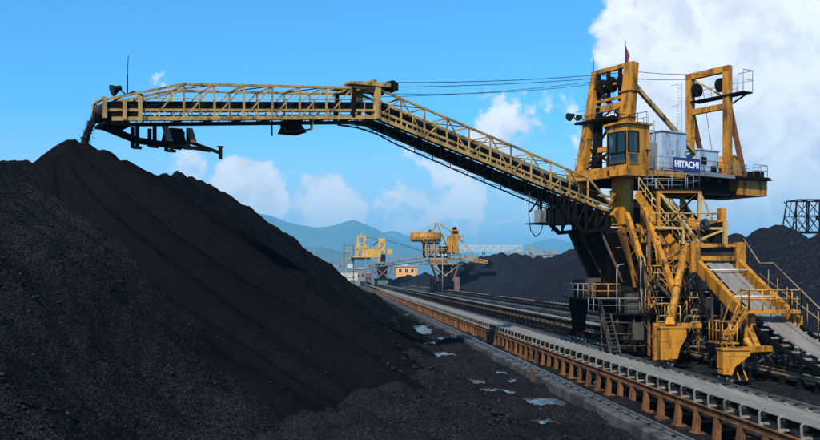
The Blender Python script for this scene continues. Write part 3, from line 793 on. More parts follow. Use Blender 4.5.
# tray box hung half-way along the level part
fa, fb_ = S(311, 125, 1.0)[0], S(285, 125, 1.0)[0]
za = zb_(fa)
one('hanging_box', 'black_steel', lambda m: (m.prism([(fa + .45, -.9, za - .1), (fb_ - .45, -.9, za - .1), (fb_ - .62, -.9, za - .45), (fb_ - .35, -.9, za - .95), (fa + .2, -.9, za - .95), (fa + .62, -.9, za - .45)], (0, 1.7, 0)),
                                            m.beam((fa, 1, za), (fa, 1, za - .75), .08, .08), m.beam((fb_, 1, za), (fb_, 1, za - 1.1), .08, .08), m.beam((fa, 1, za - .75), (fb_, 1, za - 1.1), .10, .10), m.beam((fa, -1, za), (fa, -1, za - .75), .08, .08), m.beam((fb_, -1, za), (fb_, -1, za - 1.1), .08, .08)), boom)
one('hanger_post', 'faded_yellow', lambda m: m.beam((fa - .1, 1.05, za + .1), (fa - .05, 1.05, za - .75), .16, .12), boom)

# ---- front mast
def ring0(f0, f1, n0, n1, z): return [(f0, n0, z), (f1, n0, z), (f1, n1, z), (f0, n1, z)]
ZD = 15.0
zM = S(631, 64, 2.0)[2]
mast = MB(W)
mast.beam((4.4, -2.0, ZD - 4.5), (4.3, -2.0, ZD), 1.3, .9); mast.beam((4.3, -2.0, ZD), (2.65, -2.0, zM - .1), .95, .7, .55, .55)
mast.beam((3.7, 2.0, ZD - 4.7), (3.7, 2.0, ZD), 1.35, 1.1); mast.beam((3.6, 2.0, ZD), (2.65, 2.0, zM + .1), 1.25, .85, .95, .7)
mast = mast.build('mast', 'yellow', st); mast['label'] = 'yellow front mast of two tapering box legs'
one('mast_beam', 'yellow', lambda m: (m.beam((2.65, -2.3, zM), (2.65, 1.6, zM), .45, .34)), mast)
one('mast_beam', 'yellow', lambda m: (m.beam((2.85, -1.7, zM - 3.3), (2.85, 1.5, zM - 3.3), .45, .55)), mast)
one('mast_beam', 'black_steel', lambda m: (m.box((1.9, -2.8, zM - 4.5), (4.1, 1.5, zM - 4.38)), m.beam((4.1, -3.0, zM - 4.4), (4.1, 1.5, zM - 4.4), .2, .2)), mast)
one('mast_beam', 'yellow', lambda m: m.beam((3.3, -1.7, zM - 6.9), (3.3, 1.5, zM - 6.9), .4, .4), mast)
for n in (-1.25, -.15, 1.15):
    one('sheave', 'black_steel', lambda m: (m.tube((2.7, n - .13, zM - 1.35), (2.7, n + .13, zM - 1.35), .66, 20), m.tube((2.7, n - .26, zM - 1.35), (2.7, n + .26, zM - 1.35), .22, 8), m.beam((2.7, n - .33, zM - .1), (2.7, n - .33, zM - 2.9), .16, .35)), mast)
one('sheave_axle', 'yellow', lambda m: (m.tube((2.7, -1.8, zM - 1.35), (2.7, 1.6, zM - 1.35), .12, 8), m.beam((2.85, -1.7, zM - 2.6), (2.85, 1.5, zM - 2.6), .25, .22)), mast)
for a, b in (((3.3, -1.7, zM - 6.8), (3.0, 1.4, zM - 3.7)), ((3.3, 1.3, zM - 6.8), (3.0, -1.6, zM - 3.7)), ((4.0, -1.9, ZD + .6), (3.4, 1.4, zM - 7.0))):
    one('mast_brace', 'black_steel', lambda m: m.beam(a, b, .17, .17), mast)
one('mast_brace', 'yellow', lambda m: m.beam((3.5, -1.7, zM - 7.0), (3.9, 1.6, ZD + .3), .22, .22), mast)
one('mast_panel', 'black_steel', lambda m: m.hexa([(3.6, -1.52, ZD - 2), (3.7, -.5, ZD - 2), (3.9, -.5, ZD - 2), (3.8, -1.52, ZD - 2)], [(2.9, -1.6, zM - 3.6), (2.9, -1.1, zM - 3.6), (3.1, -1.1, zM - 3.6), (3.1, -1.6, zM - 3.6)]), mast)
floodlight(4.5, -3.0, zM - 3.7, .62, 1, mast)
floodlight(4.3, -2.2, zM - 3.9, .45, 1, mast)
for n in (-1.75, 1.45):
    for k in range(5):
        z_ = ZD + .9 + k * 1.05
        one('mast_rung', 'black_steel', lambda m: m.beam((4.2 - .18 * k, n, z_), (2.4, n * .92, z_ + 1.0), .08, .08), mast)
for a, b in (((4.2, -1.6, ZD + .2), (3.7, 1.5, ZD + 2.0)), ((4.2, 1.5, ZD + .2), (3.7, -1.6, ZD + 2.0)), ((2.9, -1.6, zM - 4.4), (2.8, 0, zM - 3.5)), ((2.9, 1.4, zM - 4.4), (2.8, 0, zM - 3.5))):
    one('mast_brace', 'black_steel', lambda m: m.beam(a, b, .12, .12), mast)
one('mast_rail', 'grey_steel', lambda m: m.rail([(4.1, -2.8, zM - 4.38), (4.1, 1.5, zM - 4.38)], 1.0, 1.1, .025), mast)
one('mast_shaft', 'black_steel', lambda m: m.hexa(ring0(3.0, 3.9, -1.4, -.9, ZD), ring0(2.7, 3.2, -1.5, -1.1, zM - 3.2)), mast)
for k, z_ in enumerate((ZD + 1.6, ZD + 4.2, ZD + 6.4)):
    one('leg_flange', 'yellow', lambda m: m.box((3.6 - .95 * (z_ - ZD) / 9.2 - .5, 1.34, z_), (3.6 - .95 * (z_ - ZD) / 9.2 + .5, 2.66, z_ + .07)), mast)
one('flag_pole', 'black_steel', lambda m: (m.tube((2.7, 1.4, zM), (2.7, 1.4, zM + 2.1), .03, 5), m.tube((2.7, -2.2, zM), (2.7, -2.2, zM + 1.4), .025, 5)), mast)
one('flag', 'flag_red', lambda m: m.prism([(2.7, 1.45, zM + .1), (2.75, 1.70, zM + .15), (2.6, 1.78, zM + .7), (2.7, 1.45, zM + 1.6)], (.03, .01, 0)), mast)
for n in (1.9,):
    one('back_stay', 'faded_yellow', lambda m: m.beam((2.3, n, zM - 1.6), (-6.3, n, ZD + 1.2), .32, .32), mast)
one('back_stay', 'faded_yellow', lambda m: m.beam((2.3, -1.9, zM - 1.6), (-6.3, -1.9, ZD + 1.2), .32, .32), mast)

# ---- main deck
deck = one('deck', 'black_steel', lambda m: (m.box((-14.7, -2.4, ZD - .16), (5.0, 2.9, ZD)), m.box((-10.2, 1.2, ZD - 1.25), (3.0, 1.7, ZD - .162)), m.box((-10.2, -2.0, ZD - 1.25), (3.0, -1.5, ZD - .162)), m.box((-12, -1.4, ZD - .8), (2.0, 1.1, ZD - .3))))
one('deck_edge', 'yellow', lambda m: m.box((-2.6, 2.905, ZD - .55), (3.6, 3.0, ZD - .05)), deck)
one('deck_edge', 'yellow', lambda m: (m.box((5.005, -2.5, ZD - .75), (5.3, 3.9, ZD + .02))), deck)
one('deck_edge', 'grey_steel', lambda m: (m.box((-9.4, 2.905, ZD - .25), (-2.61, 2.96, ZD + .08))), deck)
for f in np.linspace(-9, 2, 8):
    one('cross_girder', 'black_steel', lambda m: m.beam((f, -2.3, ZD - .42), (f, 2.85, ZD - .42), .2, .45), deck)
cwz = ZD
cw = one('counterweight', 'yellow', lambda m: m.box((-14.7, -2.4, ZD - 1.55), (-10.6, 2.4, ZD - .165)))
one('ballast_box', 'black_steel', lambda m: m.box((-10.595, -2.0, ZD - 1.75), (-6.3, 2.2, ZD - 1.26)), cw)
one('counterweight_cover', 'black_steel', lambda m: (m.box((-14.9, -2.5, ZD + .003), (-11.9, 2.6, ZD + .16)), m.box((-14.4, 1.2, ZD + .163), (-13.2, 2.3, ZD + .75))), cw)
one('cab_beam', 'yellow', lambda m: (m.box((5.301, -2.2, ZD - .95), (5.9, 2.3, ZD - .3)), m.box((3.3, 3.0, ZD - .95), (6.3, 4.75, ZD - .45))), deck)

# ---- operator cab
c0, c1, m0, m1, z0, z1 = 3.45, 6.05, 2.45, 4.6, ZD - .44, ZD + 3.15
cab = one('cab', 'yellow', lambda m: (
    m.box((c0, m0, z0), (c1 - .9, m1, z1)),                                     # rear half
    m.box((c1 - .899, m0, z0), (c1 - .06, m1, z0 + .75)), m.box((c1 - .899, m0, z1 - .55), (c1 - .06, m1, z1 - .002)),
    m.box((c1 - .899, m0, z0 + .75), (c1 - .84, m1 - .05, z1 - .55)),
    m.beam((c1 - .13, m1 - .07, z0 + .7), (c1 - .13, m1 - .07, z1 - .5), .14, .14), m.beam((c1 - .13, m0 + .07, z0 + .7), (c1 - .13, m0 + .07, z1 - .5), .14, .14)))
one('cab_roof', 'yellow', lambda m: (m.box((c0 - .15, m0 - .12, z1 + .001), (c1 + .2, m1 + .2, z1 + .14)), m.box((c0 + .1, m0 + .1, z1 + .141), (c1 - .1, m1 - .1, z1 + .24))), cab)
def window(name, corners, thick, parent, frame='black_steel'):
    w_ = one(name, frame, lambda m: [m.beam(corners[i], corners[(i + 1) % 4], .09, .09) for i in range(4)], parent)
    one('pane', 'cab_glass', lambda m: m.prism(corners, thick), w_)
fx = c1 - .05
for n0, n1 in ((m0 + .12, m0 + 1.02), (m0 + 1.10, m1 - .12)):
    window('front_window', [(fx, n0, z0 + 1.35), (fx, n1, z0 + 1.35), (fx, n1, z1 - .6), (fx, n0, z1 - .6)], (-.03, 0, 0), cab)
one('window_blind', 'pale_steel', lambda m: m.box((fx - .12, m0 + .55, z0 + 1.75), (fx - .09, m0 + .98, z1 - .7)), cab)
window('front_window', [(fx, m0 + .12, z0 + .45), (fx, m1 - .12, z0 + .45), (fx, m1 - .12, z0 + 1.26), (fx, m0 + .12, z0 + 1.26)], (-.03, 0, 0), cab)
sx = m1 + .01
window('side_window', [(c1 - .15, sx, z0 + 1.35), (c1 - 1.30, sx, z0 + 1.35), (c1 - 1.30, sx, z1 - .6), (c1 - .15, sx, z1 - .6)], (0, -.03, 0), cab)
window('side_window', [(c1 - .35, sx, z0 + .45), (c1 - 1.30, sx, z0 + .45), (c1 - 1.30, sx, z0 + 1.26), (c1 - .15, sx, z0 + 1.26)], (0, -.03, 0), cab, 'yellow')
one('cab_handle', 'black_steel', lambda m: (m.beam((c0 + .35, sx + .05, z0 + 1.2), (c0 + .35, sx + .05, z0 + 1.7), .05, .05), m.tube((c0 - .1, sx + .03, z0 + 1.6), (c0 + .5, sx + .03, z0 + 1.6), .04, 5)), cab)
one('operator_seat', 'rubber', lambda m: (m.box((c1 - .75, m0 + .75, z0 + .75), (c1 - .35, m0 + 1.35, z0 + 1.35)), m.box((c1 - .80, m0 + .75, z0 + 1.35), (c1 - .68, m0 + 1.35, z0 + 2.2))), cab)
one('console', 'grey_steel', lambda m: m.box((c1 - .6, m0 + .2, z0 + .76), (c1 - .3, m0 + .6, z0 + 1.5)), cab)
one('interior_lining', 'grime_steel', lambda m: (m.box((c1 - .838, m0 + .1, z0 + .76), (c1 - .82, m1 - .1, z1 - .56))), cab)
one('roof_rail', 'black_steel', lambda m: m.rail([(c0 + .2, m1 - .1, z1 + .14), (c0 + .2, m0 + .2, z1 + .14), (c1 - .3, m0 + .2, z1 + .14)], 1.0, 1.0, .025), cab)

# ---- electrical cabinets and deck furniture
def cabinet(f0, f1, n0, n1, z0, z1, doors, label):
    cb = one('cabinet', 'cabinet_blue', lambda m: m.box((f1, n0, z0), (f0, n1, z1))); cb['label'] = label
    one('cabinet_roof', 'cabinet_blue', lambda m: m.box((f1 - .1, n0 - .1, z1 + .002), (f0 + .1, n1 + .12, z1 + .10)), cb)
    wd = (f0 - f1) / doors
    for i in range(doors):
        a, b = f0 - i * wd - .06, f0 - (i + 1) * wd + .06
        d_ = one('cabinet_door', 'cabinet_blue', lambda m: m.box((b, n1 + .002, z0 + .12), (a, n1 + .05, z1 - .12)), cb)
        one('door_handle', 'black_steel', lambda m: m.box((b + .12, n1 + .051, (z0 + z1) / 2 - .2), (b + .2, n1 + .10, (z0 + z1) / 2 + .15)), d_)
    return cb
cabinet(-.6, -3.75, .2, 2.3, ZD + .002, ZD + 3.35, 2, 'large pale blue two-door electrical cabinet')
cb2 = cabinet(-5.3, -8.0, .4, 2.3, ZD + .002, ZD + 2.1, 1, 'small pale blue cabinet')
for a, b in (((-6.3, 2.352, ZD + .9), (-5.6, 2.40, ZD + 1.5)), ((-7.6, 2.352, ZD + .3), (-6.9, 2.40, ZD + .8))): one('cabinet_vent', 'black_steel', lambda m: m.box(a, b), cb2)
one('grey_cabinet', 'grey_steel', lambda m: (m.box((-.59, .3, ZD + .002), (1.6, 1.9, ZD + 2.4)), m.box((.2, 1.901, ZD + .2), (1.2, 1.95, ZD + 2.1))))
one('winch', 'yellow', lambda m: (m.tube((-11.0, -1.3, ZD + 1.3), (-11.0, 1.6, ZD + 1.3), .85, 16), m.box((-12.0, 1.61, ZD + .003), (-10.2, 1.95, ZD + 1.6)), m.box((-12.0, -1.7, ZD + .003), (-10.2, -1.35, ZD + 1.6)), m.box((-9.9, .2, ZD + .003), (-8.7, 1.5, ZD + .9))))
one('deck_rail', 'grey_steel', lambda m: m.rail([(3.2, 2.85, ZD), (-9.3, 2.85, ZD)], 1.1, 1.5, .03))
one('deck_rail', 'grey_steel', lambda m: m.rail([(-9.3, 2.5, ZD), (-11.6, 2.5, ZD)], 1.1, 1.2, .03))
one('deck_rail', 'grey_steel', lambda m: m.rail([(4.8, -2.3, ZD), (-14, -2.3, ZD)], 1.1, 1.8, .03))
one('tail_rail', 'grey_steel', lambda m: m.rail([(-12.6, 2.5, ZD + .16), (-14.6, 2.5, ZD + .16), (-14.6, -2.3, ZD + .16)], 1.1, .9, .028))
one('ladder', 'grey_steel', lambda m: ([m.tube((-8.7, n, ZD), (-8.7, n, ZD + 9.2), .03, 5) for n in (-2.75, -2.25)], [m.tube((-8.7, -2.75, ZD + .3 * k), (-8.7, -2.25, ZD + .3 * k), .016, 4) for k in range(1, 31)], [m.tube((-8.2, -3.0, ZD + k), (-8.2, -2.2, ZD + k), .02, 4) for k in (5.0, 7.0, 9.0)]))
one('deck_pipes', 'grey_steel', lambda m: [m.tube((f, 2.0, ZD), (f, 2.0, ZD + h), .04, 5) for f, h in ((1.9, 3.4), (1.2, 4.4), (.6, 4.6), (-.1, 4.3))] + [m.tube((1.9, 2.0, ZD + 3.4), (-.1, 2.0, ZD + 3.4), .03, 5)])
# sign
sf0, sf1 = -1.15, -4.55; sz0, sz1 = ZD + .05, ZD + 1.13; sn = 3.02
sg = one('sign_board', 'sign_blue', lambda m: m.box((sf1, sn, sz0), (sf0, sn + .06, sz1))); sg['label'] = 'blue sign reading HITACHI in white letters'
cu = bpy.data.curves.new('sign_letters', 'FONT'); cu.body = 'HITACHI'; cu.size = 1.0; cu.extrude = .01; cu.offset = .034; cu.align_x = 'CENTER'; cu.align_y = 'CENTER'; cu.space_character = 1.02
to = bpy.data.objects.new('sign_letters', cu); col.objects.link(to)
bpy.context.view_layer.update()
tm = bpy.data.meshes.new_from_object(to.evaluated_get(bpy.context.evaluated_depsgraph_get()))
bpy.data.objects.remove(to)
tm.materials.clear(); tm.materials.append(MATS['letter_white'])
xsz = [v.co.x for v in tm.vertices]; ysz = [v.co.y for v in tm.vertices]
kx = (sf0 - sf1) * .88 / (max(xsz) - min(xsz)); ky = (sz1 - sz0) * .52 / (max(ysz) - min(ysz))
mx, my = (max(xsz) + min(xsz)) / 2, (max(ysz) + min(ysz)) / 2
for v in tm.vertices:
    p = W((sf0 + sf1) / 2 - (v.co.x - mx) * kx, sn + .075 + v.co.z, (sz0 + sz1) / 2 + (v.co.y - my) * ky)
    v.co = Vector(p) - ORIGIN[st.name]
lo = bpy.data.objects.new('sign_lettering', tm); col.objects.link(lo); lo.parent = sg

# ---- rear portal
zP = S(727, 66, 2.0)[2]; fP = -9.6
rp = MB(W)
for n in (-2.0, 2.0): rp.beam((fP, n, ZD), (fP, n, zP), .62, .55)
rp = rp.build('rear_portal', 'yellow', st); rp['label'] = 'tall yellow rear portal frame'
one('portal_beam', 'yellow', lambda m: m.beam((fP, -2.3, zP - .25), (fP, 2.3, zP - .25), .55, .55), rp)
one('portal_beam', 'yellow', lambda m: m.beam((fP, -1.7, zP - 3.6), (fP, 1.7, zP - 3.6), .5, .5), rp)
one('portal_walkway', 'black_steel', lambda m: (m.box((fP - .9, -1.7, zP - 2.72), (fP + .4, 3.9, zP - 2.6)), m.beam((fP - .3, 2.3, zP - 3.4), (fP - .3, 3.8, zP - 2.75), .12, .12)), rp)
one('portal_rail', 'grey_steel', lambda m: (m.rail([(fP - .9, 2.4, zP - 2.6), (fP - .9, 3.9, zP - 2.6), (fP + .4, 3.9, zP - 2.6)], 1.9, 1.4, .03), m.rail([(fP - .9, -1.7, zP - 2.6), (fP - .9, 2.3, zP - 2.6)], 1.1, 1.4, .025)), rp)
one('portal_brace', 'faded_yellow', lambda m: m.beam((fP, -1.6, zP - .6), (fP, 1.3, zP - 2.5), .15, .15), rp)
for n in (-1.25, 1.3):
    one('sheave', 'black_steel', lambda m: (m.tube((fP, n - .16, zP - 1.6), (fP, n + .16, zP - 1.6), .64, 20), m.tube((fP, n - .4, zP - 1.6), (fP, n + .4, zP - 1.6), .2, 8)), rp)
for n in (-2.0, 2.0):
    one('rear_strut', 'rust_orange', lambda m: m.beam((fP - .2, n, zP - 3.4), (fP - 2.4, n, ZD + .01), .34, .38), rp)
# ---- ropes
def sag(a, b, s, k=8): return [tuple(a[i] + (b[i] - a[i]) * t - (s * 4 * t * (1 - t) if i == 2 else 0) for i in range(3)) for t in np.linspace(0, 1, k + 1)]
rp_ = [((fB - 1.3, n, zTopB + dz), (2.7, n2, zM - 1.35 + d2)) for n, n2, dz, d2 in ((-.95, -1.25, .6, .8), (.95, 1.15, .6, .8), (-.95, -.15, -.1, .5), (.95, -.15, -.2, .3))]
for i, (a, b) in enumerate(rp_):
    one('hoist_rope', 'cable', lambda m: m.path(sag(a, b, .16 + .07 * i), .028 if i < 2 else .022, 5))
for n, q in ((-1.25, -1.25), (1.15, 1.3)):
    one('hoist_rope', 'cable', lambda m: m.path(sag((2.7, n, zM - .35), (fP, q, zP - .55), .2), .026, 5))
    one('hoist_rope', 'cable', lambda m: m.path([(fP - .9, q, zP - 1.7), (-11.2, q * .6, ZD + 2.1)], .026, 5))

# ---- lower superstructure: hinge frame, chute, tapering turret
def ring(f0, f1, n0, n1, z): return [(f0, n0, z), (f1, n0, z), (f1, n1, z), (f0, n1, z)]
tur = one('turret', 'black_steel', lambda m: (m.hexa(ring(-2.6, 2.4, -2.4, 2.4, 5.2), ring(-3.2, 4.9, -2.7, 2.7, 9.6)), m.box((-3.2, -2.7, 9.601), (4.9, 2.7, 10.0)))); tur['label'] = 'dark tapering turret below the boom hinge'
for n in (-2.75, 2.75):
    one('turret_rib', 'rust_orange', lambda m: (m.beam((4.95, n, 9.8), (2.3, n * .9, 5.1), .22, .3), m.beam((-3.25, n, 9.8), (-2.6, n * .9, 5.1), .22, .3), m.beam((4.9, n, 9.85), (-3.2, n, 9.85), .2, .35)), tur)
    one('turret_rib', 'black_steel', lambda m: (m.beam((4.9, n, 9.8), (-2.6, n * .9, 5.1), .18, .2), m.beam((3.6, n * .96, 7.5), (-2.9, n * .96, 7.5), .18, .2)), tur)
one('slew_ring', 'black_steel', lambda m: m.lathe((0, 0, 0), [(3.1, 4.2), (3.1, 5.2), (2.6, 5.25)], 28))
one('hinge_bracket', 'yellow', lambda m: (m.beam((fR + .4, 1.9, zR + .1), (fR - .9, 1.9, 9.9), .4, .8), m.beam((fR + .4, -1.9, zR + .1), (fR - .9, -1.9, 9.9), .4, .8), m.tube((fR - .2, -2.1, zR - .1), (fR - .2, 2.1, zR - .1), .25, 10)))
one('side_frame', 'yellow', lambda m: (m.beam((fR + 2.2, 2.1, zR + 1.4), (3.9, 2.1, ZD - 2.6), .14, .14), m.beam((3.9, 2.3, ZD - .6), (fR + .6, 1.6, zR + .4), .18, .2), m.beam((fR + .3, 1.6, zR + 1.9), (fR - .1, 1.6, zR + .1), .3, .3)))
one('lower_column', 'yellow', lambda m: (m.beam((3.9, 2.05, ZD - 4.68), (4.0, 2.1, 8.4), .55, .5), m.beam((2.6, 2.4, ZD - 4.6), (-2.2, 2.6, 5.6), .28, .34)))
one('transfer_chute', 'rust_orange', lambda m: (m.hexa(ring(-1.0, 1.0, -.9, .9, 10.0), ring(-1.6, 1.6, -1.4, 1.4, 12.4)), m.box((-1.7, -1.5, 12.401), (1.7, 1.5, 12.6))))
one('boom_tail', 'black_steel', lambda m: (m.box((-1.8, -1.3, 10.4), (3.2, -1.0, 11.9)), m.box((-1.8, 1.0, 10.4), (3.2, 1.3, 11.9)), m.tube((-1.2, -1.0, 11.3), (-1.2, 1.0, 11.3), .4, 12)))
# platform and junction box hung under the boom root
fj, _, zj = S(546, 223, 1.6)
hj = one('hung_platform', 'black_steel', lambda m: (m.box((fj - 2.6, .2, zj - .08), (fj + .9, 1.7, zj + .02)), m.beam((fj + .8, 1.6, zj), (fj + .8, 1.6, zb_(fj + .8) - 1.0), .07, .07), m.beam((fj - .7, 1.6, zj), (fj - .7, 1.6, zb_(fj - .7)), .09, .09), m.beam((fj - 2.4, 1.6, zj), (fj - 2.4, 1.6, zb_(fj - 2.4)), .1, .1), m.beam((fj - .7, 1.6, zb_(fj - .7)), (fj - 2.4, 1.6, zj), .09, .09), m.beam((fj + .8, 1.6, zj + .1), (fj - .7, 1.6, zb_(fj - .7) - .6), .07, .07), m.box((fj - 2.2, .3, zj + .021), (fj - 1.2, 1.3, zj + 1.2)), m.box((fj - 3.8, -.8, zb_(fj - 3.8) - 1.9), (fj - 2.5, 1.2, zb_(fj - 3.8) - .5))))
one('junction_box', 'grey_steel', lambda m: (m.box((fj + .15, 1.2, zj + .021), (fj + .85, 1.75, zj + 1.0)), m.box((fj + .2, 1.751, zj + .1), (fj + .8, 1.78, zj + .9))), hj)
cbp = [(fj + 1.6, 1.5, zb_(fj + 1.6) - 1.0), (fj + 1.7, 1.5, zj + .6), (fj + 1.5, 1.5, zj - .6), (fj + 1.0, 1.5, zj - 1.1), (fj + .5, 1.5, zj - .8), (fj + .2, 1.5, zj - .05)]
one('cable_loop', 'cable', lambda m: m.path(cbp, .04, 6))
for k in range(5):
    n = 2.85; a = -2.2 + .28 * k
    one('hose', 'cable' if k % 2 else 'grey_steel', lambda m: m.path([(a, n, 9.6), (a - .25 - .1 * k, n + .25, 8.0), (a - .2 - .12 * k, n + .35, 6.0), (a + .1, n + .2, 4.2)], .05, 6))

# ---- gantry below the slew ring: four legs on bogies, world axes
gt = MB(); gt.up = (0, 1, 0)
YA, YB2 = 70.5, 79.5
gt.box((20.3, YA - .9, 3.1), (30.5, YA + .5, 4.2)); gt.box((20.3, YB2 - .5, 3.1), (30.5, YB2 + .9, 4.2)); gt.box((20.4, YA + .501, 3.3), (21.6, YB2 - .501, 4.1)); gt.box((29.2, YA + .501, 3.3), (30.4, YB2 - .501, 4.1))
gt = gt.build('gantry', 'black_steel', st); gt['label'] = 'dark gantry base carrying the turret'
for (x, yy, sg_) in ((20.9, YA, -1), (20.9, YB2, -1), (29.9, YA, 1), (29.9, YB2, 1)):
    m = MB(); m.hexa([(x - .4, yy - .45, 1.3), (x + .4, yy - .45, 1.3), (x + .4, yy + .45, 1.3), (x - .4, yy + .45, 1.3)], [(x - .55, yy - .8, 3.1), (x + .55, yy - .8, 3.1), (x + .55, yy + .8, 3.1), (x - .55, yy + .8, 3.1)])
    lg = m.build('gantry_leg', 'black_steel', gt)
    m = MB(); m.box((x - .3, yy - 2.6, .75), (x + .3, yy + 2.6, 1.28)); m.build('bogie_beam', 'black_steel', lg)
    for dy in (-2.1, -.8, .8, 2.1):
        m = MB(); m.tube((x - .12, yy + dy, .64), (x + .12, yy + dy, .64), .34, 14); m.tube((x - .35, yy + dy, .64), (x + .35, yy + dy, .64), .1, 8); m.build('wheel', 'rail_steel', lg)
def bpart(name, mat, fn, parent=None):
    m = MB(); m.up = (0, 1, 0); fn(m); return m.build(name, mat, parent or st)
bpart('gantry_platform', 'black_steel', lambda m: (m.box((19.2, 68.0, 4.22), (21.0, 78, 4.32)), m.box((19.0, 66.5, 3.2), (30.4, 69.5, 3.28))))
bpart('gantry_rail', 'yellow', lambda m: m.rail([(19.2, 70.0, 4.32), (19.2, 68.0, 4.32), (21.0, 68.0, 4.32)], 1.15, 1.0, .045))
bpart('gantry_rail', 'grey_steel', lambda m: m.rail([(19.2, 78.0, 4.32), (19.2, 70.0, 4.32)], 1.15, 1.5, .035))
bpart('gantry_rail', 'grey_steel', lambda m: m.rail([(19.0, 69.4, 3.28), (19.0, 66.5, 3.28), (25.0, 66.5, 3.28)], 1.15, 1.5, .035))
for (a, b) in (((21.8, 68.6, 1.5), (24.0, 71.0, 4.9)), ((26.5, 69, 1.5), (29.0, 72, 5.0)), ((19.3, 73, 4.321), (20.6, 75.2, 5.8))):
    bpart('machine_box', 'black_steel', lambda m: m.box(a, b))
# dark lattice between boom heel and turret
for n in (-1.35, 1.35):
    hl = [(fR + 5.6, n, zb_(fR + 5.6) - 1.35), (fR + 3.4, n, zR - 1.6), (fR + 1.4, n, 9.9), (4.8, n, 9.9)]
    for a, b in zip(hl[:-1], hl[1:]): one('heel_chord', 'black_steel', lambda m: m.beam(a, b, .22, .3))
    for f in np.arange(fR + .6, fR + 5.4, 1.2):
        lo_ = float(np.interp(f, [4.8, fR + 1.4, fR + 3.4, fR + 5.6], [9.9, 9.9, zR - 1.6, zb_(fR + 5.6) - 1.35]))
        one('heel_post', 'black_steel', lambda m: (m.beam((f, n, lo_), (f, n, zb_(f)), .16, .16), m.beam((f, n, zb_(f)), (f + 1.2, n, lo_ + .1), .1, .1)))
one('heel_box', 'black_steel', lambda m: m.hexa(ring(4.2, fR + 1.6, -1.2, 1.2, 10.01), ring(4.2, fR + 3.2, -1.2, 1.2, zR - .35)))
bpart('lamp_post', 'grey_steel', lambda m: m.path([(20.4, 66.8, 3.3), (20.4, 66.8, 6.6), (20.5, 66.7, 6.9), (20.9, 66.6, 6.95)], .05, 6))

# ---- clutter of the turret and gantry: ladders, landings, pipes, boxes, railings
def clut(name, mat, fn, parent=None): return one(name, mat, fn, parent)
for z, fa_, fb2 in ((8.6, 3.6, -3.0), (6.6, 2.4, -2.8)):
    ld = clut('turret_landing', 'black_steel', lambda m: m.box((fb2, 2.75, z), (fa_, 3.7, z + .08)))
    clut('landing_rail', 'tan_steel', lambda m: m.rail([(fa_, 2.9, z + .08), (fa_, 3.7, z + .08), (fb2, 3.7, z + .08)], 1.1, 1.1, .035), ld)
    for f in np.linspace(fb2 + .2, fa_ - .2, 4): clut('landing_bracket', 'rust_orange', lambda m: m.beam((f, 3.6, z), (f, 2.5, z - .9), .1, .1), ld)
for f, mt in ((4.6, 'yellow'), (1.2, 'rust_orange'), (-1.4, 'tan_steel'), (-3.1, 'yellow')):
    clut('turret_column', mt, lambda m: m.beam((f, 2.85, 10.0), (f * .62, 2.62, 5.2), .24, .24))
for a, b, mt in (((4.6, 2.9, 9.6), (1.2, 2.8, 6.2), 'rust_orange'), ((1.0, 2.9, 9.6), (-2.2, 2.8, 5.8), 'tan_steel'), ((-1.0, 2.9, 9.6), (2.0, 2.8, 5.8), 'black_steel'), ((5.4, -1, 9.7), (2.6, -1, 5.6), 'rust_orange'), ((5.3, 1.2, 9.7), (2.6, 1.0, 5.6), 'tan_steel')):
    clut('turret_brace', mt, lambda m: m.beam(a, b, .15, .15))
for k in range(9):
    f = -2.6 + .62 * k
    clut('cable_drop', ('grey_steel', 'black_steel', 'tan_steel')[k % 3], lambda m: m.path([(f, 3.0, 9.5), (f - .1, 3.25 + .1 * (k % 2), 7.6), (f + .15, 3.1, 5.6), (f + .1, 3.3, 4.4)], .04, 5))
clut('ladder', 'tan_steel', lambda m: ([m.tube((2.9, 3.75, 4.4), (2.9, 3.75, 9.6), .03, 5), m.tube((2.45, 3.75, 4.4), (2.45, 3.75, 9.6), .03, 5)], [m.tube((2.45, 3.75, 4.6 + .32 * k), (2.9, 3.75, 4.6 + .32 * k), .018, 4) for k in range(15)]))
for k, (x, y, z, dx, dy, dz, mt) in enumerate([(19.5, 68.4, 4.33, .7, .9, 1.3, 'black_steel'), (19.4, 70.6, 4.33, .9, 1.2, 1.6, 'grime_steel'), (21.2, 66.8, 3.29, .8, .8, 1.5, 'grime_steel'), (22.6, 67.0, 3.29, .6, .7, 1.1, 'black_steel'), (23.8, 66.9, 3.29, .8, .9, 1.7, 'black_steel'), (20.0, 66.8, 1.4, .9, 1.3, 1.1, 'black_steel'), (21.5, 66.6, 1.2, 1.1, 1.2, 1.4, 'grime_steel'), (23.2, 66.6, .9, .7, 1.0, 1.5, 'grime_steel')]):
    bpart('control_box', mt, lambda m: (m.box((x, y, z), (x + dx, y + dy, z + dz)), m.box((x + .08, y - .04, z + .1), (x + dx - .08, y - .001, z + dz - .1))))
for k in range(10):
    x = 19.3 + .62 * k
    bpart('gantry_strut', ('grime_steel', 'black_steel', 'tan_steel', 'black_steel')[k % 4], lambda m: m.beam((x, 66.7 + .2 * (k % 3), .5), (x + (.5 if k % 2 else -.1), 66.9, 3.2), .10, .10))
for k in range(5):
    bpart('gantry_pipe', ('grime_steel', 'black_steel')[k % 2], lambda m: m.path([(19.2, 66.5 + .1 * k, 1.0 + .42 * k), (22.0, 66.4 + .1 * k, .9 + .42 * k), (24.6, 66.5, 1.3 + .42 * k)], .05, 5))
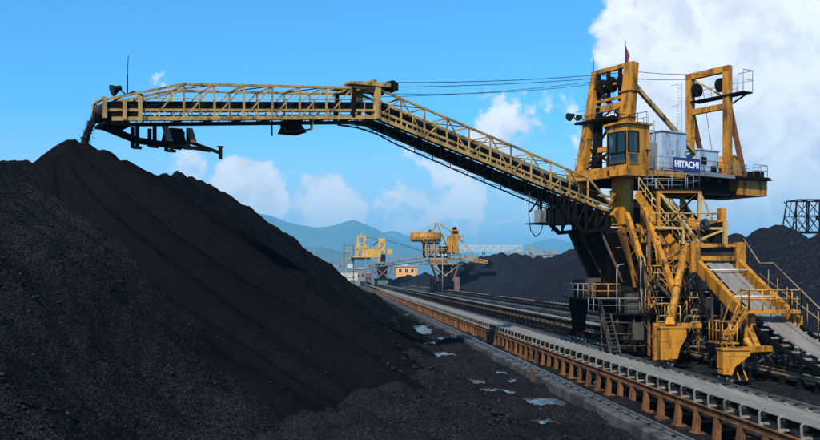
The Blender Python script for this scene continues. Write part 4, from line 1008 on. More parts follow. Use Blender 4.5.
bpart('gantry_stair', 'grime_steel', lambda m: (m.beam((19.1, 66.4, 3.25), (19.1, 63.8, .3), .07, .22), m.beam((19.8, 66.4, 3.25), (19.8, 63.8, .3), .07, .22), [m.box((19.12, 63.9 + .26 * k, .4 + .29 * k), (19.78, 64.1 + .26 * k, .44 + .29 * k)) for k in range(10)], m.rail([(19.1, 63.8, .35), (19.1, 66.4, 3.25)], 1.0, 1.2, .03)))

# ================================================================== tripper car (carries the yard belt up to the stacker)
TX = 25.4
tp = thing('tripper_car', (TX, 58, 0), 'yellow tripper car with sloping belt, stairs and railings behind the stacker', 'tripper car')
def tpart(name, mat, fn, parent=None):
    m = MB(); m.up = (0, 1, 0); fn(m); return m.build(name, mat, parent or tp)
PY = [44, 47.8, 50.5, 53.4, 56.5, 60.5, 65.5, 71.0]
PZ = [1.35, 2.0, 2.65, 3.6, 4.95, 6.75, 9.2, 11.9]
def tz(y): return float(np.interp(y, PY, PZ))
yy_ = list(np.linspace(40, 71, 40))
def zz(y): return 1.2 if y < 43 else tz(y) if y >= 44 else 1.2 + .15 * (y - 43)
def runstrip(m, x0, x1, d0, d1, ya, yb):
    ys2 = [ya] + [q for q in yy_ if ya < q < yb] + [yb]
    for p, q in zip(ys2[:-1], ys2[1:]):
        m.hexa([(x0, p, zz(p) + d0), (x1, p, zz(p) + d0), (x1, q, zz(q) + d0), (x0, q, zz(q) + d0)], [(x0, p, zz(p) + d1), (x1, p, zz(p) + d1), (x1, q, zz(q) + d1), (x0, q, zz(q) + d1)])
tpart('belt', 'belt', lambda m: (runstrip(m, TX - .45, TX + .45, -.02, .01, 34, 71), runstrip(m, TX - .78, TX - .45, .02, .07, 34, 71), runstrip(m, TX + .45, TX + .78, .02, .07, 34, 71)))
for x in (TX - 1.5, TX + 1.25):
    tpart('girder', 'yellow', lambda m: runstrip(m, x, x + .28, -.55, .35, 52.6, 62.5))
    tpart('girder', 'black_steel', lambda m: runstrip(m, x + .05, x + .2, -.55, .1, 62.5, 71))
    tpart('girder', 'black_steel', lambda m: runstrip(m, x + .1, x + .22, -.40, -.12, 43, 52.6))
for y in np.arange(45, 71, 1.2):
    tpart('idler', 'grey_steel', lambda m: (m.tube((TX - .45, y, zz(y) - .11), (TX + .45, y, zz(y) - .11), .075, 6), m.tube((TX - .46, y, zz(y) - .09), (TX - .95, y, zz(y) + .04), .07, 6), m.tube((TX + .46, y, zz(y) - .09), (TX + .95, y, zz(y) + .04), .07, 6), m.beam((TX - 1.2, y, zz(y) - .26), (TX + 1.2, y, zz(y) - .26), .1, .1)))
for q in (59.2, 55.5): tpart('pressure_bar', 'pale_steel', lambda m: m.tube((TX - 1.25, q, zz(q) + .30), (TX + 1.25, q, zz(q) + .30), .06, 6))
# head portal
hz = zz(60.8)
pf = tpart('portal_post', 'yellow', lambda m: m.beam((TX - 1.55, 60.8, hz - .6), (TX - 1.55, 60.8, hz + 1.45), .62, .42))
tpart('portal_post', 'yellow', lambda m: m.beam((TX + 1.45, 60.8, hz - .6), (TX + 1.45, 60.8, hz + 1.45), .62, .42))
for dz, hh in ((.35, .30), (1.25, .22)):
    tpart('portal_beam', 'yellow', lambda m: m.beam((TX - 1.2, 60.75, hz + dz), (TX + 1.15, 60.75, hz + dz), .2, hh), pf)
tpart('portal_curtain', 'rubber', lambda m: m.box((TX - 1.2, 61.0, hz + .36), (TX + 1.15, 61.06, hz + 1.1)), pf)
tpart('lattice_gallery', 'faded_yellow', lambda m: (m.beam((TX - 1.5, 63, hz + 1.4), (TX - 1.5, 63, hz + 3.0), .16, .16), m.beam((TX + 1.4, 63, hz + 1.4), (TX + 1.4, 63, hz + 3.0), .28, .28), m.beam((TX - 1.5, 63, hz + 2.5), (TX + 1.4, 63, hz + 2.5), .16, .16), m.beam((TX - 1.4, 63, hz + 1.3), (TX + 1.3, 63, hz + 2.4), .14, .14), m.beam((TX - 3.4, 63.2, hz + 2.6), (TX - 1.5, 63, hz + 2.5), .16, .16), m.beam((TX - 1.5, 63, hz + 3.0), (TX - 1.2, 61, hz + 1.4), .13, .13)))
tpart('chute_hood', 'black_steel', lambda m: (m.hexa([(TX + .5, 63.1, hz + 1.2), (TX + 1.9, 63.1, hz + .6), (TX + 1.9, 65, hz + .6), (TX + .5, 65, hz + 1.2)], [(TX + .9, 63.1, hz + 2.9), (TX + 1.3, 63.1, hz + 3.0), (TX + 1.3, 65, hz + 3.0), (TX + .9, 65, hz + 2.9)])))
for x, q in ((TX - .3, 1), (TX + .1, -1)):
    def fl2(m): m.tube((x, 63, hz + 2.75), (x + .28 * q, 62.6, hz + 2.85), .16, 10, .34); m.tube((x, 63, hz + 2.55), (x, 63, hz + 2.8), .05, 5)
    l = tpart('floodlight', 'black_steel', fl2); tpart('lamp_glass', 'glass', lambda m: m.tube((x + .28 * q, 62.6, hz + 2.85), (x + .3 * q, 62.57, hz + 2.86), .31, 10), l)
# side legs on the near rail
def foot(yc, zt, kind, taper, label):
    x = 20.9
    if kind == 1:
        def shape(m):
            m.box((x - .62, yc - .40, .74), (x - .12, yc + .40, zt)); m.prism([(x - .118, yc - .42, .80), (x + .42, yc - .42, .80), (x + .60, yc - .42, 1.5), (x + 1.0, yc - .42, zt - .55), (x + 1.0, yc - .42, zt), (x - .118, yc - .42, zt)], (0, .84, 0))
            m.box((x - .70, yc - .50, zt + .001), (x + 1.1, yc + .50, zt + .09)); m.box((x - .64, yc - .425, 1.9), (x - .1, yc + .42, 1.96)); m.box((x - .12, yc - .45, 1.55), (x - .06, yc - .421, zt - .02))
    else:
        def shape(m):
            m.prism([(x - .32, yc - .36, .74), (x + .16, yc - .36, .74), (x + .30, yc - .36, 1.15), (x + 1.10, yc - .36, zt - .28), (x + 1.10, yc - .36, zt), (x - .32, yc - .36, zt)], (0, .72, 0))
            m.box((x - .40, yc - .44, zt + .001), (x + 1.2, yc + .44, zt + .08)); m.box((x - .36, yc - .40, 1.05), (x - .321, yc + .40, zt)); m.box((x - .34, yc - .385, zt - .32), (x + 1.05, yc - .361, zt - .26))
    f_ = tpart('support_leg', 'yellow', shape)
    f_['label'] = label
    tpart('bogie_beam', 'black_steel', lambda m: m.box((x - .2, yc - .75, .55), (x + .2, yc + .75, .735)), f_)
    for dy in (-.5, .5): tpart('wheel', 'rail_steel', lambda m: (m.tube((x - .10, yc + dy, .53), (x + .10, yc + dy, .53), .23, 14), m.tube((x - .24, yc + dy, .53), (x + .24, yc + dy, .53), .08, 8)), f_)
    return f_
foot(57.6, 2.75, 1, .2, 'near yellow support leg under the sloping tube')
foot(48.9, 2.05, 2, .3, 'nearest yellow support leg beside the stairs')
tpart('sloping_tube', 'yellow', lambda m: (m.tube((21.0, 57.8, 2.6), (23.2, 60.9, 8.0), .25, 12), m.beam((21.0, 57.6, 2.84), (21.1, 57.9, 3.3), .6, .6, .42, .42), m.tube((22.1, 59.35, 5.3), (22.14, 59.4, 5.42), .32, 12)))
tpart('leg_post', 'yellow', lambda m: (m.beam((20.5, 58.9, .6), (20.5, 58.9, 3.0), .28, .28), m.beam((20.5, 58.9, 2.85), (23.5, 58.9, 2.85), .25, .3)))
tpart('leg_arm', 'yellow', lambda m: (m.beam((20.9, 49.2, 2.0), (24.0, 50.4, 2.0), .3, .3), m.beam((23.2, 50.2, 2.0), (24.2, 53.8, 3.2), .3, .3)))
for (a, b) in (((23.9, 60.7, 6.0), (23.9, 57.0, .7)), ((27.0, 60.7, 6.0), (27.0, 57.0, .7)), ((23.9, 55.8, 4.0), (23.9, 58.6, .7)), ((27.0, 55.8, 4.0), (27.0, 58.6, .7)), ((23.9, 66, 8.5), (23.9, 62, .7)), ((27, 66, 8.5), (27, 62, .7))):
    tpart('frame_brace', 'black_steel', lambda m: m.beam(a, b, .22, .25))
tpart('drive_house', 'black_steel', lambda m: m.box((22.3, 62.5, 1.2), (23.8, 66.5, 5.2))); tpart('drive_house', 'black_steel', lambda m: m.box((27.2, 58, 1.0), (28.6, 61.5, 4.4)))
tpart('snub_pulley', 'rubber', lambda m: m.tube((23.9, 57.5, 2.6), (26.9, 57.5, 2.6), .75, 16)); tpart('snub_pulley', 'rubber', lambda m: m.tube((23.9, 59.6, 4.1), (26.9, 59.6, 4.1), .5, 16))
# long yellow arms seen beside the tube
tpart('inclined_arm', 'yellow', lambda m: (m.beam((22.2, 66.2, 11.0), (22.6, 60.6, 4.4), .32, .42), m.beam((22.0, 69.5, 10.8), (21.9, 64.0, 5.2), .30, .5)))
# crossover platform and stairs
cz = 4.1
cp = tpart('crossover_platform', 'yellow', lambda m: (m.box((23.5, 52.0, cz - .2), (26.5, 53.0, cz)), m.beam((23.6, 52.6, cz - .2), (23.6, 52.6, 2.1), .16, .16), m.beam((26.45, 52.6, cz - .2), (26.45, 52.6, .6), .16, .16)))
tpart('guard_rail', 'yellow', lambda m: (m.rail([(23.5, 53.0, cz), (23.5, 52.0, cz), (25.9, 52.0, cz), (26.5, 52.0, cz), (26.5, 53.0, cz)], 1.15, .8, .045), m.rail([(24.0, 53.0, cz), (26.5, 53.0, cz)], 1.15, 1.1, .04)), cp)
tpart('guard_rail', 'tan_steel', lambda m: (m.path([(27.4, 61.4, 8.6), (27.2, 58.6, 6.9), (27.6, 57.6, 6.9), (27.2, 50.8, 4.0), (27.1, 48.4, 2.6)], .04, 6), m.path([(27.2, 58.6, 6.2), (27.2, 50.8, 3.4), (27.1, 48.4, 2.0)], .03, 6)), cp)
for q in np.arange(49, 58.5, 1.2): tpart('rail_post', 'tan_steel', lambda m: m.tube((27.2, q, zz(q) - .2), (27.2, q, zz(q) + 1.1), .03, 5), cp)
tpart('stair_rail', 'yellow', lambda m: (m.path([(23.5, 52.0, cz + 1.1), (22.9, 51.6, cz + .9), (22.2, 51.4, 3.3), (22.2, 51.4, 2.3)], .045, 6), m.path([(23.4, 52.9, cz + 1.1), (22.8, 52.5, cz + .9), (22.1, 52.3, 3.3), (22.1, 52.3, 2.3)], .045, 6)), cp)
stz = tpart('stair', 'yellow', lambda m: (m.beam((23.4, 52.05, cz - .1), (22.1, 51.55, 2.35), .08, .25), m.beam((23.4, 52.85, cz - .1), (22.1, 52.35, 2.35), .08, .25)))
for k in range(7):
    t_ = k / 7
    tpart('stair_tread', 'grey_steel', lambda m: m.box((23.3 - 1.3 * t_ - .12, 52.1 - .5 * t_, cz - .25 - 1.7 * t_), (23.3 - 1.3 * t_ + .12, 52.8 - .5 * t_, cz - .21 - 1.7 * t_)), stz)
tpart('landing', 'yellow', lambda m: (m.box((21.3, 50.75, 2.22), (22.4, 52.4, 2.30)),))
tpart('landing_rail', 'yellow', lambda m: (m.rail([(22.3, 50.8, 2.3), (21.35, 50.8, 2.3), (21.35, 52.3, 2.3)], 1.2, .5, .045), m.tube((22.5, 50.2, 2.6), (22.9, 50.0, 1.9), .16, 8)))
tpart('ladder', 'yellow', lambda m: (m.tube((21.6, 50.7, 2.3), (21.5, 48.6, .4), .045, 5), m.tube((22.0, 50.7, 2.3), (21.9, 48.6, .4), .045, 5)))
for k in range(4):
    tpart('guard_rail', 'faded_yellow', lambda m: m.rail([(22.0 - .0 * k, 58.5 + 1.6 * k, 3.0 + .02 * k), (22.0, 59.7 + 1.6 * k, 3.0)], 1.1, .8, .04)) if k < 2 else None

# ---- transfer tower between tripper and turret
tw = thing('transfer_tower', (24.2, 67, 0), 'yellow latticed transfer tower with railed landings between tripper and turret', 'tower')
def wpart(name, mat, fn, parent=None):
    m = MB(); m.up = (0, 1, 0); fn(m); return m.build(name, mat, parent or tw)
x0, x1, y0, y1 = 22.9, 25.9, 65.2, 68.6
lv_ = [.6, 4.6, 7.2, 9.2, 12.2]
for x in (x0, x1):
    for y in (y0, y1): wpart('column', 'yellow' if x == x0 else 'faded_yellow', lambda m: m.beam((x, y, .1), (x, y, 12.2), .24, .24))
for z in lv_[1:]:
    for (a, b) in (((x0, y0), (x1, y0)), ((x0, y1), (x1, y1)), ((x0, y0), (x0, y1)), ((x1, y0), (x1, y1))):
        wpart('ledger', 'yellow', lambda m: m.beam((a[0], a[1], z), (b[0], b[1], z), .16, .22))
for i, (za_, zb2) in enumerate(zip(lv_[:-1], lv_[1:])):
    for (a, b) in (((x0, y0), (x1, y0)), ((x0, y0), (x0, y1)), ((x1, y0), (x1, y1))):
        p, q = (a, b) if i % 2 else (b, a)
        wpart('brace', 'faded_yellow' if i > 1 else 'yellow', lambda m: m.beam((p[0], p[1], za_), (q[0], q[1], zb2), .13, .13))
wpart('brace', 'faded_yellow', lambda m: m.beam((x0, y0, 9.2), (x1, y0, 12.2), .13, .13)); wpart('brace', 'faded_yellow', lambda m: m.beam((x0, y0, 12.2), (x0 + 2.4, y0, 9.2), .13, .13))
for z, mt in ((7.0, 'yellow'), (9.2, 'yellow')):
    lnd = wpart('landing', 'black_steel', lambda m: m.box((x0 - .5, y0 - 1.0, z + .115), (x1 + .9, y0 + .9, z + .19)))
    wpart('landing_rail', 'faded_yellow', lambda m: m.rail([(x0 - .5, y0 + .9, z + .19), (x0 - .5, y0 - 1.0, z + .19), (x1 + .9, y0 - 1.0, z + .19), (x1 + .9, y0 + .9, z + .19)], 1.15, .9, .04), lnd)
wpart('top_landing', 'black_steel', lambda m: m.box((x0 - .2, y0 - .2, 12.32), (x1 + .2, y1 + .2, 12.4)))
wpart('top_rail', 'grey_steel', lambda m: m.rail([(x0, y0, 12.4), (x1, y0, 12.4), (x1, y1, 12.4), (x0, y1, 12.4), (x0, y0, 12.4)], 1.1, 1.1, .03))
wpart('hopper', 'black_steel', lambda m: (m.hexa([(23.2, 66, 5.0), (25, 66, 5.0), (25, 68.4, 5.0), (23.2, 68.4, 5.0)], [(22.7, 65.6, 8.6), (25.7, 65.6, 8.6), (25.7, 68.4, 8.6), (22.7, 68.4, 8.6)])))
wpart('chute_pipe', 'yellow', lambda m: (m.beam((22.4, 64.9, 9.6), (23.8, 64.4, 6.6), .5, .6), m.beam((24.6, 64.9, 9.3), (24.4, 64.2, 7.3), .45, .5)))
wpart('motor', 'yellow', lambda m: (m.tube((25.2, 64.6, 9.75), (26.6, 64.6, 9.75), .38, 12), m.box((24.6, 64.2, 9.4), (25.19, 65.0, 10.2))))
wpart('motor', 'yellow', lambda m: (m.tube((26.7, 64.2, 9.75), (27.4, 64.2, 9.75), .3, 12), m.box((26.9, 63.95, 9.4), (27.3, 64.5, 10.9))))
for k in range(6):
    wpart('cable_drop', 'grey_steel' if k % 2 else 'black_steel', lambda m: m.path([(21.3 + .14 * k, 64.6, 7.4), (21.2 + .17 * k, 64.4, 5.2), (21.5 + .1 * k, 64.5, 3.2)], .045, 5))

# inclined belt gallery dropping through the tower
g0, g1 = (22.9, 67.4, 11.9), (25.0, 63.6, 6.9)
def gal(n, t, dz=0.0):
    a, b = Vector(g0), Vector(g1); p = a.lerp(b, t); return (p.x + n * .86, p.y + n * .48, p.z + dz)
gy = wpart('gallery_floor', 'black_steel', lambda m: m.hexa([gal(-.8, 0), gal(.8, 0), gal(.8, 1), gal(-.8, 1)], [gal(-.8, 0, .25), gal(.8, 0, .25), gal(.8, 1, .25), gal(-.8, 1, .25)]))
for n in (-.95, .95):
    wpart('gallery_beam', 'yellow', lambda m: m.beam(gal(n, -.05, .1), gal(n, 1.05, .1), .16, .55), gy)
    wpart('gallery_rail', 'faded_yellow', lambda m: m.rail([gal(n, 0, .4), gal(n, 1, .4)], 1.1, 1.0, .04), gy)
for z, xa, xb in ((5.6, 21.8, 23.6), (3.4, 21.6, 24.2)):
    lnd = wpart('side_landing', 'black_steel', lambda m: m.box((xa, 62.6, z), (xb, 64.2, z + .08)))
    wpart('landing_rail', 'yellow', lambda m: m.rail([(xa, 64.2, z + .08), (xa, 62.6, z + .08), (xb, 62.6, z + .08)], 1.1, .7, .04), lnd)
for a, b in (((21.9, 64.2, .4), (21.9, 64.2, 9.2)), ((23.4, 62.7, .4), (23.4, 62.7, 7.0)), ((24.4, 64.0, 2.0), (24.4, 64.0, 9.2)), ((26.6, 64.3, .4), (26.6, 64.3, 9.3))):
    wpart('column', 'rust_orange', lambda m: m.beam(a, b, .18, .18))
for a, b in (((21.9, 64.2, 5.6), (24.4, 64.0, 9.1)), ((24.4, 64.0, 6.0), (26.6, 64.3, 9.2)), ((26.6, 64.3, 5.6), (24.4, 64.0, 9.2)), ((22.9, 65.2, 12.2), (25.9, 65.2, 9.3)), ((25.9, 65.2, 12.2), (26.8, 64.3, 9.4)), ((22.9, 65.2, 7.0), (24.4, 65.2, 9.2)), ((21.9, 64.2, 3.6), (23.4, 62.7, 6.9))):
    wpart('brace', 'faded_yellow', lambda m: m.beam(a, b, .12, .12))
for k in range(4):
    wpart('pipe', ('yellow', 'grey_steel', 'black_steel', 'rust_orange')[k], lambda m: m.path([(22.2 + .25 * k, 64.0, 9.0 - .3 * k), (22.3 + .25 * k, 63.4, 6.2), (23.0 + .3 * k, 62.8, 3.6), (23.0 + .3 * k, 62.8, 1.0)], .07, 6))
wpart('gear_case', 'yellow', lambda m: (m.box((23.2, 63.2, 7.2), (24.2, 64.0, 8.1)), m.tube((24.2, 63.6, 7.6), (25.1, 63.6, 7.6), .3, 10)))
wpart('gear_case', 'black_steel', lambda m: (m.box((22.2, 62.9, 5.7), (23.0, 63.8, 6.9)), m.tube((23.0, 63.3, 6.2), (23.5, 63.3, 6.2), .28, 10)))

# stair flights, thin struts and pipe runs that fill the lower machine
def flight(xa, ya, za, xb, yb, zb2, mat):
    n = max(4, int(abs(zb2 - za) / .28))
    fl0 = wpart('stair', mat, lambda m: (m.beam((xa, ya - .35, za), (xb, yb - .35, zb2), .06, .2), m.beam((xa, ya + .35, za), (xb, yb + .35, zb2), .06, .2), [m.box((xa + (xb - xa) * k / n - .1, ya - .33 + (yb - ya) * k / n, za + (zb2 - za) * k / n - .015), (xa + (xb - xa) * k / n + .1, ya + .33 + (yb - ya) * k / n, za + (zb2 - za) * k / n + .015)) for k in range(n + 1)]))
    wpart('stair_rail', 'yellow', lambda m: m.rail([(xa, ya - .35, za), (xb, yb - .35, zb2)], 1.0, .9, .03), fl0)
flight(23.6, 62.2, 3.5, 21.7, 62.2, 5.6, 'grime_steel')
flight(21.9, 63.4, 5.7, 23.9, 63.4, 7.1, 'grime_steel')
flight(26.6, 64.0, 7.2, 24.6, 64.0, 9.2, 'yellow')
flight(21.4, 61.4, .3, 23.4, 61.4, 3.4, 'grime_steel')
rs = random.Random(5)
for k in range(34):
    x = rs.uniform(21.8, 25.4); y = rs.choice([62.3, 62.65, 64.15]); z = rs.uniform(.5, 5.2); h = rs.uniform(1.4, 3.2)
    mt = rs.choice(['grime_steel', 'yellow', 'grime_steel', 'black_steel', 'rust_orange', 'tan_steel'])
    wpart('thin_strut', mt, lambda m: m.beam((x, y, z), (x + rs.choice([0, 0, -.9, .9, 1.6]), y, z + h), .07, .07))
for k in range(14):
    z = .8 + .42 * k; x = 21.5 + rs.uniform(0, .6)
    wpart('pipe_run', rs.choice(['grime_steel', 'black_steel', 'tan_steel']), lambda m: m.path([(x, 62.3, z), (x + 2.2, 62.2, z + .05), (x + 2.2, 62.2, z + .4), (x + 4.6, 62.4, z + .4)], .045, 5))
for q in (52.5, 54, 55.5, 57, 58.5):
    tpart('under_frame', 'grime_steel', lambda m: (m.beam((TX - 1.35, q, zz(q) - .5), (TX - 1.35, q, .6), .12, .12), m.beam((TX + 1.4, q, zz(q) - .5), (TX + 1.4, q, .6), .12, .12), m.beam((TX - 1.35, q, .9), (TX + 1.4, q, zz(q) - .7), .1, .1)))
for q in (48, 49.6, 51.2):
    tpart('carry_roller', 'rubber', lambda m: (m.tube((TX - .8, q, zz(q) - .75), (TX, q, zz(q) - 1.0), .09, 8), m.tube((TX, q, zz(q) - 1.0), (TX + .8, q, zz(q) - .75), .09, 8)))

# ================================================================== coal stream falling off the boom tip
def stream():
    a = Vector(W(fT + .35, 0, zTip + .35)); m = MB(); pts = []
    tgt = None
    for k in range(15):
        t = k / 14 * .95
        pts.append(a + Vector((AX, AY, 0)) * 2.3 * t * .55 + Vector((0, 0, -.5 * 9.8 * t * t * .62 + .1 * t)))
    rad = [.17 + .010 * k for k in range(15)]
    for p, q, r, r2 in zip(pts[:-1], pts[1:], rad[:-1], rad[1:]): m.tube(p, q, r * .8, 9, r2 * .8, raw=True)
    base_n = len(base)
    for k in range(2000):
        i = random.randrange(14); c = pts[i].lerp(pts[i + 1], random.random()) + Vector((random.gauss(0, .075 + .006 * i), random.gauss(0, .075 + .006 * i), random.gauss(0, .15)))
        s = random.uniform(.015, .04)
        m._add([c + b * s * random.uniform(.7, 1.2) for b in base], icof)
    o = m.build('coal_stream', 'coal_lump', None, tuple(pts[-1]))
    tag(o, 'stream of coal pouring off the boom tip onto the peak', 'coal', kind='stuff')
stream()

# ================================================================== background machines
def frame_at(x0, y0, yaw=0.0, k=1.0):
    c, s = math.cos(yaw), math.sin(yaw)
    return lambda a, b, z: (x0 + k * (a * c - b * s), y0 + k * (a * s + b * c), z)
def truss(mk, name, mat, parent, a, b, h0, h1, wd, n, ch=.25, br=.16):
    """box lattice girder from a to b (bottom line), every bar a piece of its own"""
    A, B = Vector(a), Vector(b)
    def pt(t, s, top): 
        p = A.lerp(B, t); return (p.x, p.y + s * wd / 2, p.z + (h0 + (h1 - h0) * t if top else 0))
    for s in (-1, 1):
        for top in (0, 1): mk('chord', mat, lambda m: m.beam(pt(0, s, top), pt(1, s, top), ch, ch), parent)
        for i in range(n + 1):
            t = i / n
            mk('post', mat, lambda m: m.beam(pt(t, s, 0), pt(t, s, 1), br, br), parent)
            if i < n: mk('brace', mat, lambda m: m.beam(pt(t, s, i % 2), pt((i + 1) / n, s, 1 - i % 2), br, br), parent)
    for i in range(0, n + 1): mk('cross_tie', mat, lambda m: m.beam(pt(i / n, -1, 1), pt(i / n, 1, 1), br, br), parent)

# ---- reclaimer with the yellow drum
RX, RY = 40.3, 353.0
rc = thing('reclaimer', (RX, RY, 0), 'far yellow reclaimer with a long cylindrical counterweight drum and short boom', 'reclaimer')
T1 = frame_at(RX, RY)
def mk1(name, mat, fn, parent=None):
    m = MB(T1); m.up = (0, 1, 0); fn(m); return m.build(name, mat, parent or rc)
mk1('counterweight_drum', 'yellow', lambda m: (m.tube((-13.2, -1, 21.6), (-1.6, -1, 21.6), 1.85, 20), m.tube((-13.5, -1, 21.6), (-13.2, -1, 21.6), 1.5, 20), m.beam((-9, -1, 19.9), (-9, -1, 18), .6, .6), m.beam((-4, -1, 19.9), (-4, -1, 18), .6, .6)))
h1_ = mk1('machine_house', 'black_steel', lambda m: (m.box((-8.4, -3, 13.6), (-2.6, 3, 19.2)), m.box((-2.599, -2.6, 13.6), (.8, 2.6, 18.0)), m.box((-8.8, -3.4, 19.201), (-2.2, 3.4, 19.5))))
for i in range(3): mk1('panel', 'grey_steel', lambda m: m.box((-8.0 + 1.9 * i, -3.1, 14.2), (-6.5 + 1.9 * i, -3.0, 18.6)), h1_)
mk1('tower', 'yellow', lambda m: (m.box((1.2, -2.2, 15.5), (5.2, 2.2, 22.0)), m.box((2.6, -1.6, 22.001), (5.4, 1.6, 24.4)), m.beam((5.4, 0, 21.4), (7.6, 0, 22.2), .9, .5)))
mk1('hoist_cab', 'black_steel', lambda m: (m.box((2.9, -1.8, 23.0), (4.9, -1.61, 24.0)), m.tube((3.9, -1.2, 24.9), (3.9, 1.2, 24.9), .8, 12)))
for n in (-1.6, 1.6):
    mk1('a_frame_leg', 'faded_yellow', lambda m: (m.beam((-6.2, n, 19.5), (-3.2, n * .3, 27.6), .32, .32), m.beam((1.5, n, 17), (-3.2, n * .3, 27.6), .32, .32), m.beam((3.2, n, 23.4), (-3.2, n * .3, 27.6), .25, .25)))
    mk1('stay', 'faded_yellow', lambda m: (m.beam((-11, n * .5 - 1, 23.4), (-3.2, n * .3, 27.4), .18, .18), m.beam((5.2, n, 21.8), (13.2, n, 12.9), .22, .22)))
mk1('flag', 'flag_red', lambda m: m.box((-6.4, -.5, 22.8), (-5.3, -.4, 24.6)))
mk1('ring_platform', 'yellow', lambda m: (m.box((-6.0, -3.5, 11.2), (1.0, 3.5, 13.2)), m.box((-9.5, -3.9, 10.8), (6.5, 3.9, 11.15))))
mk1('platform_rail', 'grey_steel', lambda m: m.rail([(-9.5, -3.9, 11.15), (6.5, -3.9, 11.15)], 1.6, 2.0, .09))
mk1('turret', 'black_steel', lambda m: m.lathe((0, 0, 0), [(3.2, 3.6), (3.2, 4.6), (2.2, 5.2), (2.0, 8.6), (3.0, 10.8)], 16))
for sx_ in (-1, 1):
    for sy_ in (-1, 1):
        mk1('turret_strut', 'brown_block', lambda m: m.beam((sx_ * 5.0, sy_ * 3.2, 10.8), (sx_ * 2.8, sy_ * 2.6, 4.4), .5, .5))
        mk1('turret_strut', 'faded_yellow', lambda m: m.beam((sx_ * 5.4, sy_ * 3.4, 10.8), (-sx_ * .5, sy_ * 2.9, 6.4), .28, .28))
for x_ in (-7.5, -4.5, -1.5, 2.2, 4.6):
    mk1('house_post', 'faded_yellow', lambda m: (m.beam((x_, -3.6, 11.2), (x_, -3.6, 19.4), .25, .25), m.beam((x_, -3.6, 13.2), (x_ + 2.6, -3.6, 16.4), .2, .2)))
mk1('house_rail', 'faded_yellow', lambda m: (m.rail([(-8.8, -3.5, 19.5), (-1.8, -3.5, 19.5)], 1.4, 1.6, .09), m.rail([(-8.6, -3.7, 15.6), (4.6, -3.7, 15.6)], 1.3, 1.8, .09)))
gb = mk1('base', 'black_steel', lambda m: (m.box((-4.2, -6, 2.4), (4.2, 6, 3.6)), m.box((-3.6, -5.8, .5), (-2.6, 5.8, 2.4)), m.box((2.6, -5.8, .5), (3.6, 5.8, 2.4)), m.box((-5.4, -2, 1.0), (-4.2, 3, 5.6))))
mk1('base_panel', 'brown_block', lambda m: m.box((3.0, -6.3, .4), (5.0, -5.81, 6.2)), gb)
bm = mk1('boom', 'faded_yellow', lambda m: m.beam((.8, 0, 13.4), (17.5, 0, 11.2), 1.6, .5))
truss(mk1, 'boom', 'faded_yellow', bm, (2, 0, 13.5), (16.5, 0, 11.3), 2.2, 1.0, 3.2, 7, .26, .2)
mk1('bucket_wheel', 'black_steel', lambda m: m.tube((17.6, -.8, 10.9), (17.6, .8, 10.9), 1.5, 18), bm)
mk1('boom_hopper', 'black_steel', lambda m: (m.hexa([(9, -1, 8.4), (11, -1, 8.4), (11, 1, 8.4), (9, 1, 8.4)], [(6.5, -1.5, 11), (12, -1.5, 11), (12, 1.5, 11), (6.5, 1.5, 11)])), bm)
tl = mk1('tail_boom', 'grey_steel', lambda m: m.beam((-6, 0, 12.4), (-30, 0, 9.6), 2.0, .5))
truss(mk1, 'tail', 'grey_steel', tl, (-7, 0, 12.4), (-30, 0, 9.7), 1.5, 1.5, 2.6, 9, .2, .16)

# ---- second stacker, farther down the same track
SX, SY = 25.4, 557.0
s2 = thing('stacker', (SX, SY, 0), 'smaller distant yellow stacker with portal mast left of the drum reclaimer', 'stacker')
T2_ = frame_at(SX, SY)
def mk2(name, mat, fn, parent=None):
    m = MB(T2_); m.up = (0, 1, 0); fn(m); return m.build(name, mat, parent or s2)
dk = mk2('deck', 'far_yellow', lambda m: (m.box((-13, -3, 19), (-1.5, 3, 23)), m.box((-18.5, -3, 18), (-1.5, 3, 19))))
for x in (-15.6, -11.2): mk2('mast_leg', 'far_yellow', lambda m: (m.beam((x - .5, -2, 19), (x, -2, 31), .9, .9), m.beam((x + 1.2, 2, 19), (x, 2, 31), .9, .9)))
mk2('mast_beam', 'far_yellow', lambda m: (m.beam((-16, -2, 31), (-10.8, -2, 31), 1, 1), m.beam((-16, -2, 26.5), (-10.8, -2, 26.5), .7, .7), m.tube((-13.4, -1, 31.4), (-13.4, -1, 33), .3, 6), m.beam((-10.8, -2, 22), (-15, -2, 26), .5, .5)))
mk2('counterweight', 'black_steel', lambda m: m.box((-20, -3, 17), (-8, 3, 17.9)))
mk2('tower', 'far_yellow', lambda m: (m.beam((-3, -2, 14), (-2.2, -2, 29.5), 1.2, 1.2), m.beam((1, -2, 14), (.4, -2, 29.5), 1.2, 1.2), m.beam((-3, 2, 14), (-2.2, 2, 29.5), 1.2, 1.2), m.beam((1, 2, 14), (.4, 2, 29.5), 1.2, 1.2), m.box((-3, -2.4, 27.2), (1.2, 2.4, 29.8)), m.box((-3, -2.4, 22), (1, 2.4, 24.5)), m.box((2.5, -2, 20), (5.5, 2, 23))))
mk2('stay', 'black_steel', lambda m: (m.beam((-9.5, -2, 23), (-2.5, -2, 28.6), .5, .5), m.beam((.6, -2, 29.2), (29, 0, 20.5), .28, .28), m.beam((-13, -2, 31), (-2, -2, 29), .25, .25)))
mk2('turret', 'black_steel', lambda m: (m.hexa([(-2.4, -2.4, 5), (2, -2.4, 5), (2, 2.4, 5), (-2.4, 2.4, 5)], [(-5, -3, 14), (3, -3, 14), (3, 3, 14), (-5, 3, 14)]), m.box((-1.5, -2.8, 14.01), (1.4, 2.8, 20))))
